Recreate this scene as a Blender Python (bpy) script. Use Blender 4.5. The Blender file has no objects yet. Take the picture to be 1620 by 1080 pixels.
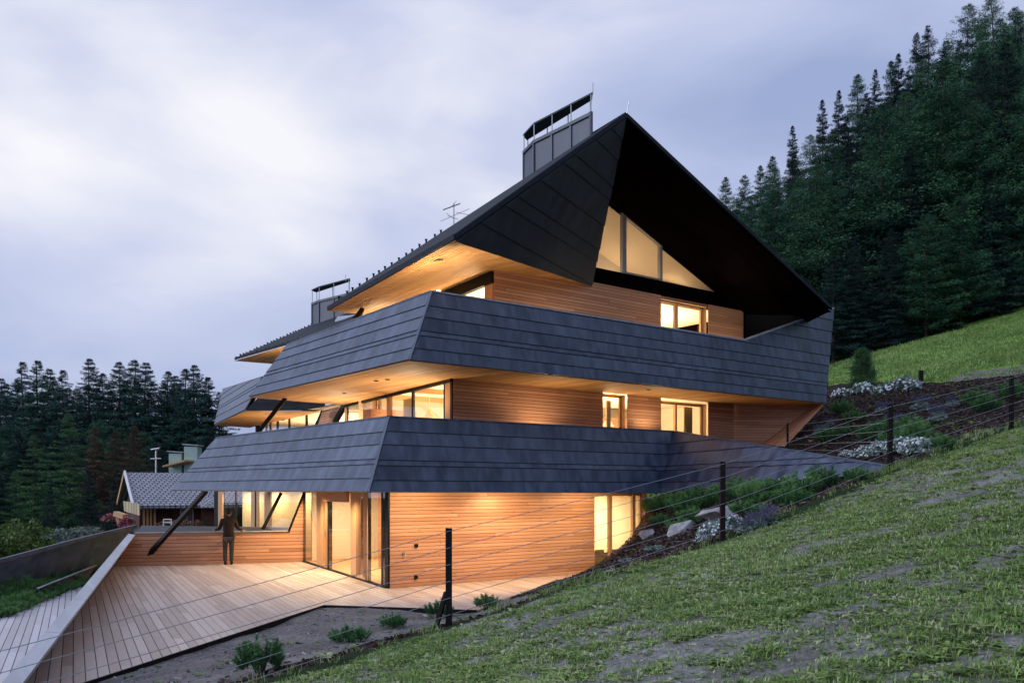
import bpy, math, random
import numpy as np
from mathutils import Vector as V
random.seed(7)
SC = bpy.context.scene
COL = SC.collection
R = math.radians

# ------------------------------------------------------------------ camera
F, CX, HY, CZ = 1390.0, 810.0, 773.0, 2.43      # focal length in photo pixels, centre, horizon row, eye height
cam = bpy.data.cameras.new('camera'); camo = bpy.data.objects.new('camera', cam); COL.objects.link(camo)
camo.location = (0, 0, CZ); camo.rotation_euler = (R(90), 0, 0)
cam.sensor_width = 36; cam.lens = F/1620*36; cam.shift_y = (HY-540)/1620
cam.clip_end = 6000; cam.clip_start = .1
SC.camera = camo

# ------------------------------------------------------------------ world: dusk sky with cloud cover
w = bpy.data.worlds.new('World'); SC.world = w; w.use_nodes = True
nt = w.node_tree; N = nt.nodes; L = nt.links; N.clear()
out = N.new('ShaderNodeOutputWorld'); bg = N.new('ShaderNodeBackground'); bg.inputs[1].default_value = 1.03
L.new(bg.outputs[0], out.inputs[0])
sky = N.new('ShaderNodeTexSky'); sky.sky_type = 'NISHITA'; sky.sun_disc = False
sky.sun_elevation = R(6); sky.sun_rotation = R(-70)
skys = N.new('ShaderNodeVectorMath'); skys.operation = 'SCALE'; skys.inputs['Scale'].default_value = .10
L.new(sky.outputs[0], skys.inputs[0])
tc = N.new('ShaderNodeTexCoord')
mp = N.new('ShaderNodeMapping'); mp.inputs['Scale'].default_value = (1.0, 1.0, 2.3); mp.inputs['Rotation'].default_value = (0, R(-28), 0)
mp.inputs['Location'].default_value = (3.1, 1.2, .4)
L.new(tc.outputs['Generated'], mp.inputs[0])
nz = N.new('ShaderNodeTexNoise'); nz.inputs['Scale'].default_value = 2.6; nz.inputs['Detail'].default_value = 5; nz.inputs['Roughness'].default_value = .45
nz.inputs['Distortion'].default_value = .3
L.new(mp.outputs[0], nz.inputs['Vector'])
dt = N.new('ShaderNodeVectorMath'); dt.operation = 'DOT_PRODUCT'
d0 = V((-.55, .78, .30)).normalized(); dt.inputs[1].default_value = d0
L.new(tc.outputs['Generated'], dt.inputs[0])
mr = N.new('ShaderNodeMapRange'); mr.inputs['From Min'].default_value = .55; mr.inputs['From Max'].default_value = 1.0
mr.inputs['To Min'].default_value = 0; mr.inputs['To Max'].default_value = .09
L.new(dt.outputs['Value'], mr.inputs[0])
dt3 = N.new('ShaderNodeVectorMath'); dt3.operation = 'DOT_PRODUCT'; dt3.inputs[1].default_value = V((-.47, 1, .37)).normalized(); L.new(tc.outputs['Generated'], dt3.inputs[0])
mr3 = N.new('ShaderNodeMapRange'); mr3.interpolation_type = 'SMOOTHSTEP'; mr3.inputs['From Min'].default_value = .955; mr3.inputs['From Max'].default_value = 1.0; mr3.inputs['To Min'].default_value = 0; mr3.inputs['To Max'].default_value = .15
L.new(dt3.outputs['Value'], mr3.inputs[0]); a3 = N.new('ShaderNodeMath'); a3.operation = 'ADD'; L.new(mr.outputs[0], a3.inputs[0]); L.new(mr3.outputs[0], a3.inputs[1])
ad = N.new('ShaderNodeMath'); ad.operation = 'ADD'; L.new(nz.outputs[0], ad.inputs[0]); L.new(a3.outputs[0], ad.inputs[1])
cr = N.new('ShaderNodeValToRGB'); L.new(ad.outputs[0], cr.inputs[0])
e = cr.color_ramp.elements
e[0].position = .40; e[0].color = (.34, .415, .66, 1)
e[1].position = .86; e[1].color = (.93, .93, .98, 1)
k = e.new(.50); k.color = (.44, .51, .755, 1)
k = e.new(.66); k.color = (.58, .63, .84, 1)
mx = N.new('ShaderNodeMix'); mx.data_type = 'RGBA'; mx.inputs[0].default_value = .93
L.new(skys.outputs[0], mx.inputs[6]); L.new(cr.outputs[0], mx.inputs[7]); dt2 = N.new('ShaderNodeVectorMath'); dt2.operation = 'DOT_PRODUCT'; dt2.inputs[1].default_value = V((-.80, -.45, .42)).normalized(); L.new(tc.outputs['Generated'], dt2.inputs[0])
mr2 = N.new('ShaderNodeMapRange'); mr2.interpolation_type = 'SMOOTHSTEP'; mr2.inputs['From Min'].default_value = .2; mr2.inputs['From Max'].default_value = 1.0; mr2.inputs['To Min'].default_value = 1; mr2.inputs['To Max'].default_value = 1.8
L.new(dt2.outputs['Value'], mr2.inputs[0])      # sky glow added out of view behind the viewer's left shoulder, brightens left faces
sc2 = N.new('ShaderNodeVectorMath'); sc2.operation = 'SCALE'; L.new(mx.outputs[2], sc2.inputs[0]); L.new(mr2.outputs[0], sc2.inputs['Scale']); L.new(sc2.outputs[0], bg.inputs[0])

sl = bpy.data.lights.new('sun', 'SUN'); sl.energy = 1.3; sl.angle = R(35); sl.color = (.92, .95, 1)
so = bpy.data.objects.new('sun', sl); COL.objects.link(so)
so.rotation_euler = V((-.92, -.12, .42)).to_track_quat('Z', 'Y').to_euler()

vs = SC.view_settings; vs.view_transform = 'Standard'; vs.look = 'None'; vs.exposure = 0.04; vs.gamma = 1
cy = SC.cycles; cy.max_bounces = 6; cy.diffuse_bounces = 3; cy.glossy_bounces = 3; cy.transparent_max_bounces = 12; cy.transmission_bounces = 4
cy.sample_clamp_indirect = 6; cy.use_denoising = True; cy.caustics_reflective = False; cy.caustics_refractive = False

# ------------------------------------------------------------------ survey helpers
C0 = V((-3.05, 21.5, 0)); DF = V((.794, .607, 0)).normalized(); NF = V((.607, -.794, 0)).normalized(); DL = V((-.603, .798, 0)).normalized()
def W(t, n, z): return C0 + DF*t + NF*n + V((0, 0, z))
def ray(px, py): return V(((px-CX)/F, 1, (HY-py)/F))
def P(px, py, z=None, Y=None, n=None):
    r = ray(px, py)
    if z is not None: return V((0, 0, CZ)) + r*((z-CZ)/r.z)
    if Y is not None: return V((0, 0, CZ)) + r*Y
    c = V((0, 0, CZ)); s = (n - (c-C0).dot(NF))/r.dot(NF); return c + r*s
def PV(px, py, a, b):          # the point of the upright plane through a and b seen at (px, py)
    d = V((b.x-a.x, b.y-a.y, 0)); nn = V((-d.y, d.x, 0)); r = ray(px, py); c = V((0, 0, CZ))
    return c + r*((a-c).dot(nn)/r.dot(nn))

# ------------------------------------------------------------------ mesh helpers
class MB:
    def __init__(s): s.v = []; s.f = []; s.uv = []; s.t = []
    def face(s, pts, uv=None, tone=.5):
        i = len(s.v); s.v += [tuple(p) for p in pts]; s.f.append(tuple(range(i, i+len(pts))))
        s.uv += uv if uv else [(p[0]+p[1]*.6, p[2]+p[1]*.4) for p in pts]; s.t.append(tone)
    def build(s, name, mat, parent=None, smooth=False, world=False):
        me = bpy.data.meshes.new(name); me.from_pydata(s.v, [], s.f); me.update()
        if len(s.uv):
            u = me.uv_layers.new(name='UVMap'); u.data.foreach_set('uv', np.array(s.uv, dtype=np.float32).ravel())
        a = me.attributes.new('tone', 'FLOAT', 'FACE'); a.data.foreach_set('value', np.array(s.t, dtype=np.float32))
        me.materials.append(mat)
        if smooth: me.polygons.foreach_set('use_smooth', [True]*len(me.polygons))
        o = bpy.data.objects.new(name, me); COL.objects.link(o)
        if parent:
            o.parent = parent
            if world and parent.parent is None and parent.type == 'EMPTY': o.matrix_parent_inverse = parent.matrix_basis.inverted()
        return o
def prism(mb, poly, vec, tone=.5):
    poly = [V(p) for p in poly]; vec = V(vec); top = [p+vec for p in poly]; n = len(poly)
    mb.face(poly[::-1], tone=tone); mb.face(top, tone=tone)
    for i in range(n):
        j = (i+1) % n; a, b = poly[i], poly[j]; l = (b-a).length; h = vec.length
        mb.face([a, b, top[j], top[i]], [(0, 0), (l, 0), (l, h), (0, h)], tone)
def beam(mb, a, b, w, h, up=V((0, 0, 1)), tone=.5):
    a = V(a); b = V(b); d = (b-a).normalized(); s = d.cross(up)
    if s.length < 1e-4: s = d.cross(V((0, 1, 0)))
    s.normalize(); u = s.cross(d).normalized()
    q = [a - s*w/2 - u*h/2, a + s*w/2 - u*h/2, a + s*w/2 + u*h/2, a - s*w/2 + u*h/2]
    prism(mb, q, b-a, tone)
def boxc(mb, c, sx, sy, sz, rz=0, tone=.5):    # box standing on c
    ca, sa = math.cos(rz), math.sin(rz); c = V(c)
    q = [c + V((x*ca-y*sa, x*sa+y*ca, 0)) for x, y in ((-sx/2, -sy/2), (sx/2, -sy/2), (sx/2, sy/2), (-sx/2, sy/2))]
    prism(mb, q, V((0, 0, sz)), tone)
def tube(mb, pts, r, seg=6, tone=.5):
    rs = r if isinstance(r, (list, tuple)) else [r]*len(pts); pts = [V(p) for p in pts]; rings = []
    for i, p in enumerate(pts):
        d = (pts[min(i+1, len(pts)-1)] - pts[max(i-1, 0)]).normalized()
        s = d.cross(V((0, 0, 1)));
        if s.length < 1e-3: s = d.cross(V((1, 0, 0)))
        s.normalize(); u = s.cross(d)
        rings.append([p + (s*math.cos(2*math.pi*k/seg) + u*math.sin(2*math.pi*k/seg))*rs[i] for k in range(seg)])
    for i in range(len(pts)-1):
        for k in range(seg):
            mb.face([rings[i][k], rings[i][(k+1) % seg], rings[i+1][(k+1) % seg], rings[i+1][k]], tone=tone)
    mb.face(rings[0][::-1], tone=tone); mb.face(rings[-1], tone=tone)
def clip(poly, ax, lim, keep_ge):
    o = []; n = len(poly)
    for i in range(n):
        a, b = poly[i], poly[(i+1) % n]; ia = (a[ax] >= lim) == keep_ge or a[ax] == lim; ib = (b[ax] >= lim) == keep_ge or b[ax] == lim
        if ia: o.append(a)
        if ia != ib:
            t = (lim-a[ax])/(b[ax]-a[ax]); o.append((a[0]+(b[0]-a[0])*t, a[1]+(b[1]-a[1])*t))
    return o
def boards(mb, poly, along=None, pitch=.12, gap=.012, lap=0, thick=.02, lens=(2, 4), joints=None, flip=False, seed=1, ugap=.002, backing=True, face_to=None):
    """clad a flat polygon with real boards: strips along 'along', each a raised piece with its own tone"""
    rnd = random.Random(seed); poly = [V(p) for p in poly]
    n = V((0, 0, 0))
    for i in range(len(poly)):
        a, b = poly[i], poly[(i+1) % len(poly)]; n += V(((a.y-b.y)*(a.z+b.z), (a.z-b.z)*(a.x+b.x), (a.x-b.x)*(a.y+b.y)))
    n.normalize()
    ft = V(face_to) if face_to is not None else V((0, 0, CZ))
    if n.dot(ft-poly[0]) < 0: n = -n
    if along is None: u = V((0, 0, 1)).cross(n)
    else: u = V(along) - n*V(along).dot(n)
    u.normalize(); v = n.cross(u)
    o = poly[0]; p2 = [((p-o).dot(u), (p-o).dot(v)) for p in poly]
    area = sum(p2[i][0]*p2[(i+1) % len(p2)][1]-p2[(i+1) % len(p2)][0]*p2[i][1] for i in range(len(p2)))
    if area < 0: p2 = p2[::-1]
    to3 = lambda q, off: o + u*q[0] + v*q[1] + n*off
    if backing: mb.face([to3(q, 0) for q in p2], [q for q in p2], -1)
    v0 = min(q[1] for q in p2); v1 = max(q[1] for q in p2); u0 = min(q[0] for q in p2); u1 = max(q[0] for q in p2)
    if joints: lims = [v0 + j*(v1-v0) for j in joints]
    else:
        lims = [v0]
        while lims[-1] < v1 - 1e-4: lims.append(min(lims[-1]+pitch, v1+pitch))
    for a, b in zip(lims[:-1], lims[1:]):
        s = clip(clip(p2, 1, a+gap/2, True), 1, b-gap/2, False)
        if len(s) < 3: continue
        x = u0 - rnd.random()*lens[1]
        while x < u1:
            x2 = x + rnd.uniform(*lens); q = clip(clip(s, 0, x+ugap, True), 0, x2-ugap, False); x = x2
            if len(q) < 3: continue
            tone = rnd.random(); off = lambda w_: thick + lap*(1-(w_-a)/(b-a))
            sh = rnd.random()*50
            mb.face([to3(c, off(c[1])) for c in q], [(c[0]+sh, c[1]) for c in q], tone)
            for i in range(len(q)):
                c, d = q[i], q[(i+1) % len(q)]
                mb.face([to3(c, 0), to3(d, 0), to3(d, off(d[1])), to3(c, off(c[1]))], [(c[0]+sh, c[1])]*4, tone)

def tag(o, label=None, cat=None, group=None, kind=None):
    if label: o['label'] = label
    if cat: o['category'] = cat
    if group: o['group'] = group
    if kind: o['kind'] = kind
    return o
def empty(name, loc=(0, 0, 0), rz=0, **k):
    o = bpy.data.objects.new(name, None); COL.objects.link(o); o.location = loc; o.rotation_euler = (0, 0, rz); o.empty_display_size = .2
    return tag(o, **k)
def copy_tree(o, parent=None):
    c = o.copy(); COL.objects.link(c); c.parent = parent
    for ch in list(o.children): copy_tree(ch, c)
    return c

# ------------------------------------------------------------------ materials
def newmat(name):
    m = bpy.data.materials.new(name); m.use_nodes = True; n = m.node_tree; return m, n.nodes, n.links, n.nodes['Principled BSDF']
def attr(N, name='tone'):
    a = N.new('ShaderNodeAttribute'); a.attribute_name = name; return a
def ramp(N, L, src, stops):
    r = N.new('ShaderNodeValToRGB'); L.new(src, r.inputs[0]); el = r.color_ramp.elements
    el[0].position, el[0].color = stops[0][0], (*stops[0][1], 1); el[1].position, el[1].color = stops[-1][0], (*stops[-1][1], 1)
    for p, c in stops[1:-1]: q = el.new(p); q.color = (*c, 1)
    return r
def noise(N, L, vec, scale, detail=4, rough=.5, mapscale=None, dist=0):
    if mapscale is not None:
        m = N.new('ShaderNodeMapping'); m.inputs['Scale'].default_value = mapscale; L.new(vec, m.inputs[0]); vec = m.outputs[0]
    t = N.new('ShaderNodeTexNoise'); t.inputs['Scale'].default_value = scale; t.inputs['Detail'].default_value = detail
    t.inputs['Roughness'].default_value = rough; t.inputs['Distortion'].default_value = dist; L.new(vec, t.inputs['Vector']); return t
def mixc(N, L, fac, a, b, mode='MIX'):
    m = N.new('ShaderNodeMix'); m.data_type = 'RGBA'; m.blend_type = mode; m.clamp_factor = True
    for i, x in ((0, fac), (6, a), (7, b)):
        if hasattr(x, 'is_linked'): L.new(x, m.inputs[i])
        else: m.inputs[i].default_value = x if i == 0 else (*x, 1)
    return m.outputs[2]
def math_(N, L, op, a, b):
    m = N.new('ShaderNodeMath'); m.operation = op
    for i, x in enumerate((a, b)):
        if hasattr(x, 'is_linked'): L.new(x, m.inputs[i])
        else: m.inputs[i].default_value = x
    return m.outputs[0]
def bump(N, L, b, h, s=.3, d=.01):
    q = N.new('ShaderNodeBump'); q.inputs['Strength'].default_value = s; q.inputs['Distance'].default_value = d; L.new(h, q.inputs['Height']); L.new(q.outputs[0], b.inputs['Normal'])

def wood(name, dark, light, rough=.6, spec=.3, knots=True, membrane=(.015, .01, .008)):
    m, N, L, b = newmat(name); tc = N.new('ShaderNodeTexCoord'); a = attr(N)
    g = noise(N, L, tc.outputs['UV'], 6, 5, .6, (.35, 9, 1), .4)
    g2 = noise(N, L, tc.outputs['UV'], 1.1, 3, .5, (.8, 3, 1))
    f = math_(N, L, 'ADD', math_(N, L, 'MULTIPLY', a.outputs['Fac'], .5), math_(N, L, 'MULTIPLY', g.outputs[0], .55))
    f = math_(N, L, 'ADD', f, math_(N, L, 'MULTIPLY', g2.outputs[0], .34))
    c = ramp(N, L, f, [(.22, dark), (1.0, light)]).outputs[0]
    if knots:
        mpv = N.new('ShaderNodeMapping'); mpv.inputs['Scale'].default_value = (2.2, 6, 1); L.new(tc.outputs['UV'], mpv.inputs[0])
        vo = N.new('ShaderNodeTexVoronoi'); vo.inputs['Scale'].default_value = 1.3; L.new(mpv.outputs[0], vo.inputs['Vector'])
        k = ramp(N, L, vo.outputs['Distance'], [(.04, (1, 1, 1)), (.13, (0, 0, 0))])
        c = mixc(N, L, math_(N, L, 'MULTIPLY', k.outputs[0], .65), c, tuple(x*.35 for x in dark))
    neg = math_(N, L, 'LESS_THAN', a.outputs['Fac'], -.2)
    c = mixc(N, L, neg, c, membrane)
    L.new(c, b.inputs['Base Color']); b.inputs['Roughness'].default_value = rough; b.inputs['Specular IOR Level'].default_value = spec
    bump(N, L, b, g.outputs[0], .25, .004); return m
def plain(name, col, rough=.6, spec=.4, metal=0, var=.12, scale=3, bmp=.1):
    m, N, L, b = newmat(name); tc = N.new('ShaderNodeTexCoord'); n = noise(N, L, tc.outputs['Object'], scale, 5, .6)
    c = ramp(N, L, n.outputs[0], [(.3, tuple(x*(1-var) for x in col)), (.7, tuple(min(1, x*(1+var)) for x in col))])
    L.new(c.outputs[0], b.inputs['Base Color']); b.inputs['Roughness'].default_value = rough; b.inputs['Specular IOR Level'].default_value = spec
    b.inputs['Metallic'].default_value = metal
    if bmp: bump(N, L, b, n.outputs[0], bmp, .01)
    return m
def slate(name, dark, light, rough=(.35, .6), streak=1.0):
    m, N, L, b = newmat(name); tc = N.new('ShaderNodeTexCoord'); a = attr(N)
    st = noise(N, L, tc.outputs['UV'], 3.0, 5, .55, (1.0, .32, 1), .3)
    fine = noise(N, L, tc.outputs['UV'], 30, 4, .6, (2, .5, 1))
    big = noise(N, L, tc.outputs['Object'], .5, 3, .5)
    f = math_(N, L, 'ADD', math_(N, L, 'MULTIPLY', st.outputs[0], .72*streak), math_(N, L, 'MULTIPLY', a.outputs['Fac'], .07))
    f = math_(N, L, 'ADD', f, math_(N, L, 'MULTIPLY', fine.outputs[0], .12)); f = math_(N, L, 'ADD', f, math_(N, L, 'MULTIPLY', big.outputs[0], .12))
    c = ramp(N, L, f, [(.36, dark), (.68, light)]).outputs[0]
    neg = math_(N, L, 'LESS_THAN', a.outputs['Fac'], -.2); c = mixc(N, L, neg, c, (.01, .01, .012))
    L.new(c, b.inputs['Base Color'])
    r = N.new('ShaderNodeMapRange'); L.new(st.outputs[0], r.inputs[0]); r.inputs[1].default_value = .3; r.inputs[2].default_value = .7
    r.inputs[3].default_value = rough[0]; r.inputs[4].default_value = rough[1]; L.new(r.outputs[0], b.inputs['Roughness'])
    b.inputs['Specular IOR Level'].default_value = .42; bump(N, L, b, fine.outputs[0], .10, .003); return m
def toned(name, stops, rough=.6, spec=.25, nscale=6, namp=.3, trans=0):
    m, N, L, b = newmat(name); tc = N.new('ShaderNodeTexCoord'); a = attr(N); n = noise(N, L, tc.outputs['Object'], nscale, 3)
    oi = N.new('ShaderNodeObjectInfo')
    f = math_(N, L, 'ADD', a.outputs['Fac'], math_(N, L, 'MULTIPLY', math_(N, L, 'SUBTRACT', n.outputs[0], .5), namp))
    f = math_(N, L, 'ADD', f, math_(N, L, 'MULTIPLY', math_(N, L, 'SUBTRACT', oi.outputs['Random'], .5), .42))
    c = ramp(N, L, f, stops); L.new(c.outputs[0], b.inputs['Base Color']); b.inputs['Roughness'].default_value = rough; b.inputs['Specular IOR Level'].default_value = spec
    if trans:
        tr = N.new('ShaderNodeBsdfTranslucent'); L.new(c.outputs[0], tr.inputs[0]); mx = N.new('ShaderNodeMixShader'); mx.inputs[0].default_value = trans
        o = N['Material Output']; L.new(b.outputs[0], mx.inputs[1]); L.new(tr.outputs[0], mx.inputs[2]); L.new(mx.outputs[0], o.inputs[0])
    return m
def glassm(name, tint=(.96, .97, .95), base=.09):
    m, N, L, b = newmat(name); N.remove(b); o = N['Material Output']
    t = N.new('ShaderNodeBsdfTransparent'); t.inputs[0].default_value = (*tint, 1); g = N.new('ShaderNodeBsdfGlossy'); g.inputs['Roughness'].default_value = .01
    fr = N.new('ShaderNodeFresnel'); fr.inputs[0].default_value = 1.45
    mx = N.new('ShaderNodeMixShader'); L.new(math_(N, L, 'ADD', fr.outputs[0], base), mx.inputs[0]); L.new(t.outputs[0], mx.inputs[1]); L.new(g.outputs[0], mx.inputs[2]); L.new(mx.outputs[0], o.inputs[0]); return m
def emis(name, col, s):
    m, N, L, b = newmat(name); b.inputs['Base Color'].default_value = (*col, 1); b.inputs['Emission Color'].default_value = (*col, 1); b.inputs['Emission Strength'].default_value = s; return m

M = dict(
    larch=wood('larch boards', (.33, .145, .080), (.61, .33, .195)),
    soffit=wood('soffit boards', (.36, .17, .06), (.60, .33, .13)),
    deck=wood('deck boards', (.36, .26, .20), (.62, .50, .42), .55, .35),
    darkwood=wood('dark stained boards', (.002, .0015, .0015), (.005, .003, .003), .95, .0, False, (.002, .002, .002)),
    oldwood=wood('old chalet timber', (.03, .012, .009), (.07, .03, .02), .7),
    slate=slate('grey sheet cladding', (.022, .034, .064), (.13, .165, .235), (.40, .60), .85),
    slate_dark=slate('dark gable cladding', (.014, .020, .028), (.040, .052, .068), (.55, .75), .9),
    chim2=slate('light grey roof sheet', (.075, .09, .115), (.22, .25, .30)),
    chim=slate('chimney sheet', (.03, .04, .06), (.10, .12, .16)),
    zinc=slate('weathered zinc coping', (.26, .27, .29), (.46, .47, .50)),
    tile=plain('dark roof covering', (.010, .014, .022), .75, .25, 0, .4, 8, .4),
    black=plain('black steel', (.005, .0045, .005), .6, .2, 0, .2, 6, .05),
    steel=plain('galvanised steel', (.45, .46, .48), .35, .5, .8, .1, 8, 0),
    cable=plain('steel cable', (.30, .31, .34), .45, .5, .3, .1, 20, 0),
    plaster=plain('cream plaster', (.80, .73, .60), .8, .2, 0, .04, 1, .02),
    ceil=plain('warm ceiling', (.82, .74, .60), .8, .2, 0, .03, 1, 0),
    frame=wood('window timber', (.42, .22, .10), (.60, .36, .18), .5, .3, False),
    frame_grey=plain('grey window frame', (.32, .31, .31), .45, .4, 0, .1, 6, 0),
    curtain=plain('cream curtain cloth', (.78, .62, .34), .9, .1, 0, .08, 6, .2),
    linen=plain('pale bed linen', (.85, .72, .50), .9, .1, 0, .04, 5, .2),
    glass=glassm('window glass'),
    lamp=emis('lit lamp', (1, .78, .45), 8),
    stone=plain('pale garden stone', (.30, .29, .285), .9, .15, 0, .5, 6, .8),
    green_wall=plain('pale green render', (.34, .46, .40), .85, .2, 0, .06, 3, .1),
    white=plain('white paint', (.70, .70, .72), .6, .3, 0, .05, 4, .05),
)

# ------------------------------------------------------------------ terrain
CP = np.array([
 (0,0,.8),(8,4,2.55),(-8,2,-.95),(4.5,4.5,1.85),(-2,6,.38),(4,9,1.80),(10,12,3.25),(16,10,4.6),(-14,2,-1.6),(0,-6,.6),(12,-4,3.2),(-12,-8,-1.8),
 (-.78,10.8,.75),(3.26,13.6,1.65),(6.83,15.9,2.75),(11.8,20.8,3.9),(-4.9,8,-.22),(-8.5,6,-.85),(1.2,12.2,1.18),(5,14.7,2.18),(9.3,18.2,3.35),(17,25.5,5.2),
 (-2.2,12.2,.22),(-1.2,14.5,.02),(-4.0,13,-.10),(-5.35,10.8,-.06),(-5.9,9.6,-.15),(-.7,17.4,-.02),(-3.9,18.2,-.05),(-2.4,18.1,-.05),(-2.4,15.2,-.04),(-4.6,14.8,-.06),
 (0.4,15.5,.55),(1.6,19,.65),(0.2,19.8,.02),(1.2,22.7,-.03),(2.6,22,.72),(3.4,23.5,1.25),(3.6,19,1.5),(5.0,18.5,2.05),(2.3,25.2,-.05),(3.2,25.9,.05),(3.75,26.2,1.1),(4.15,26.3,1.9),(4.3,24.4,1.85),
 (5.6,20.3,2.35),(6.5,17.5,2.6),(7.3,19.5,3.05),(7.4,22,3.15),(6.5,25,2.4),(8.3,25.3,3.4),(8.7,27.6,3.75),(9.3,28.5,4.05),(11.6,33,5.35),(11.9,28,5.0),(14.4,40,7.1),(16.4,33,6.4),(17.5,30,6.25),(13.8,26,5.0),(20,27,6.3),
 (10,34,4.6),(8,34,3.4),
 (-10.2,20,-.85),(-8.6,14,-.85),(-7.6,10.5,-.95),(-7.0,12.5,-.5),(-8,17,-.5),(-4.95,13.5,-.07),(-4.35,16.3,-.07),(-5.6,12.2,-.09),(-10,24,-.6),(-12,28,-.9),(-6,26,-.6),(-2,24,-.6),(2,28,-.6),(0,32,-.6),(-6,32,-.8),(5,33,0),
 (-13,20,-1.2),(-16,26,-1.3),(-16,14,-1.6),(-20,30,-2.2),(-22,40,-3.2),(-16,45,-3.0),(-22,50,-3.4),(-35,45,-4.6),(-30,60,-5),(-60,100,-9),(-20,90,-7),(-100,100,-13),(-40,160,-8),(-10,130,-4),(-60,40,-9),(-60,0,-10),(-30,10,-4.5),
 (21.6,62,10.7),(28.5,62,12.6),(37.9,65,15.6),(24,45,9.0),(30,50,11.2),(35,45,12),(25,75,13.5),(45,80,22),(60,80,29),(20,85,13),(35,100,26),(60,105,42),(15,100,13),(80,120,58),(30,140,34),(10,140,20),(100,60,45),(60,40,23),(40,20,12),(60,0,16),(30,0,7.6),(40,-30,10),(-40,-40,-7),(0,-40,-1)],dtype=float)
def tps_fit(C):
    n = len(C); X = C[:, :2]; d = np.linalg.norm(X[:, None]-X[None], axis=2); K = np.where(d > 0, d*d*np.log(d+1e-12), 0) + np.eye(n)*.02
    Pm = np.c_[np.ones(n), X]; A = np.zeros((n+3, n+3)); A[:n, :n] = K; A[:n, n:] = Pm; A[n:, :n] = Pm.T
    return np.linalg.solve(A, np.r_[C[:, 2], 0, 0, 0])
WT = tps_fit(CP)
def terr(x, y):
    x = np.atleast_1d(np.asarray(x, float)); y = np.atleast_1d(np.asarray(y, float)); o = np.empty(x.shape)
    xf, yf = x.ravel(), y.ravel(); r = np.empty(len(xf))
    xc = np.clip(xf, -130, 110); yc = np.clip(yf, -60, 170)
    for i in range(0, len(xf), 20000):
        a = np.c_[xc[i:i+20000], yc[i:i+20000]]; d = np.linalg.norm(a[:, None]-CP[None, :, :2], axis=2); K = d*d*np.log(d+1e-12)
        r[i:i+20000] = K@WT[:-3] + WT[-3] + a@WT[-2:]
    return r.reshape(x.shape)
def tz(x, y): return float(terr([x], [y])[0])
def inpoly(x, y, poly):
    c = np.zeros(np.shape(x), bool); n = len(poly)
    for i in range(n):
        x1, y1 = poly[i]; x2, y2 = poly[(i+1) % n]
        c ^= ((y1 > y) != (y2 > y)) & (x < (x2-x1)*(y-y1)/(y2-y1+1e-12)+x1)
    return c
def ground_at(px, py, near=4, far=140):
    r = ray(px, py); s = np.linspace(near, far, 4000); zz = terr(r.x*s, s); h = CZ + r.z*s
    k = np.argmax(h < zz);
    if h[k] >= zz[k]: k = 0
    return V((r.x*s[k], s[k], float(zz[k])))
# fence line (foreground slope on the camera's side of it)
FENCE = [(-12.5, 3.3), (-8.5, 5.7), (-4.9, 8), (-.78, 10.8), (3.26, 13.6), (6.83, 15.9), (11.8, 20.8), (17, 25.5), (30, 36)]
SLOPE = [(x-.25, y-.32) if 0 else (x+.28, y-.38) for x, y in FENCE] + [(60, 30), (60, -60), (-60, -60), (-60, 0)]
SOIL = [(-9, 5.6), (-5.0, 8.55), (-2.5, 10.6), (-.95, 12.2), (.3, 14.6), (.6, 17.6), (-.2, 19), (-4.2, 18.8), (-9, 12)]
BED = [(-12.5, 3.5), (-8.5, 5.9), (-4.9, 8.1), (-.78, 10.9), (3.26, 13.7), (6.83, 16), (11.8, 20.9), (17, 25.6), (20, 27.6), (18.6, 30.3), (16.4, 33.4), (14.6, 40), (10, 40), (4, 31), (3.2, 25), (.5, 20), (-.7, 17)]
TRACK = [(16.4, 33.4), (18.6, 30.3), (20.5, 28.2), (26, 30), (25.5, 32), (20.6, 31.8), (18.1, 35)]
def grid_axis(lo, a, b, hi, step, far=1.22):
    m = list(np.arange(a, b+1e-6, step)); s = step; x = a; l = []
    while x > lo: s = min(s*far, 40); x -= s; l.append(x)
    s = step; x = b; r = []
    while x < hi: s = min(s*far, 40); x += s; r.append(x)
    return np.array(l[::-1]+m+r)
gx = grid_axis(-1500, -16, 22, 1500, .19, 1.12); gy = grid_axis(-300, 1, 42, 2500, .19, 1.12)
GX, GY = np.meshgrid(gx, gy); GZ = terr(GX, GY)
rs = np.random.RandomState(3)
def fbm(x, y, sc, seed=0, octv=4):
    rr = np.random.RandomState(seed); o = np.zeros(np.shape(x))
    for k in range(octv):
        for _ in range(4):
            a = rr.rand()*6.283; ph = rr.rand()*6.283; o = o + np.sin((x*np.cos(a)+y*np.sin(a))*sc*(1.9**k)*(.7+.6*rr.rand())+ph+1.3*np.sin((x*np.sin(a)-y*np.cos(a))*sc*(1.9**k)*.6+ph*2))/(1.8**k)
    return o/4
near = (GX > -20) & (GX < 26) & (GY > 0) & (GY < 46)
GZ = GZ + near*fbm(GX, GY, 1.6, 5)*.035 + near*fbm(GX, GY, 7, 6, 2)*.012
house_fp = [tuple(W(.05, -.15, 0).xy), tuple(W(8.9, -.15, 0).xy), tuple(W(8.9, -9, 0).xy), (-8.5, 33), (-7.1, 29.2)]
GZ = np.where(inpoly(GX, GY, house_fp), np.minimum(GZ, -.45), GZ)
deck_fp = [(-5.75, 10.7), (-4.28, 18.85), (-.95, 18.25), (1.1, 22.9), (2.1, 25.0), (-2.6, 21.4), (-6.9, 29.4), (-12.6, 28), (-6.6, 11)]
GZ = np.where(inpoly(GX, GY, deck_fp), np.minimum(GZ, -.3), GZ)

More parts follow.
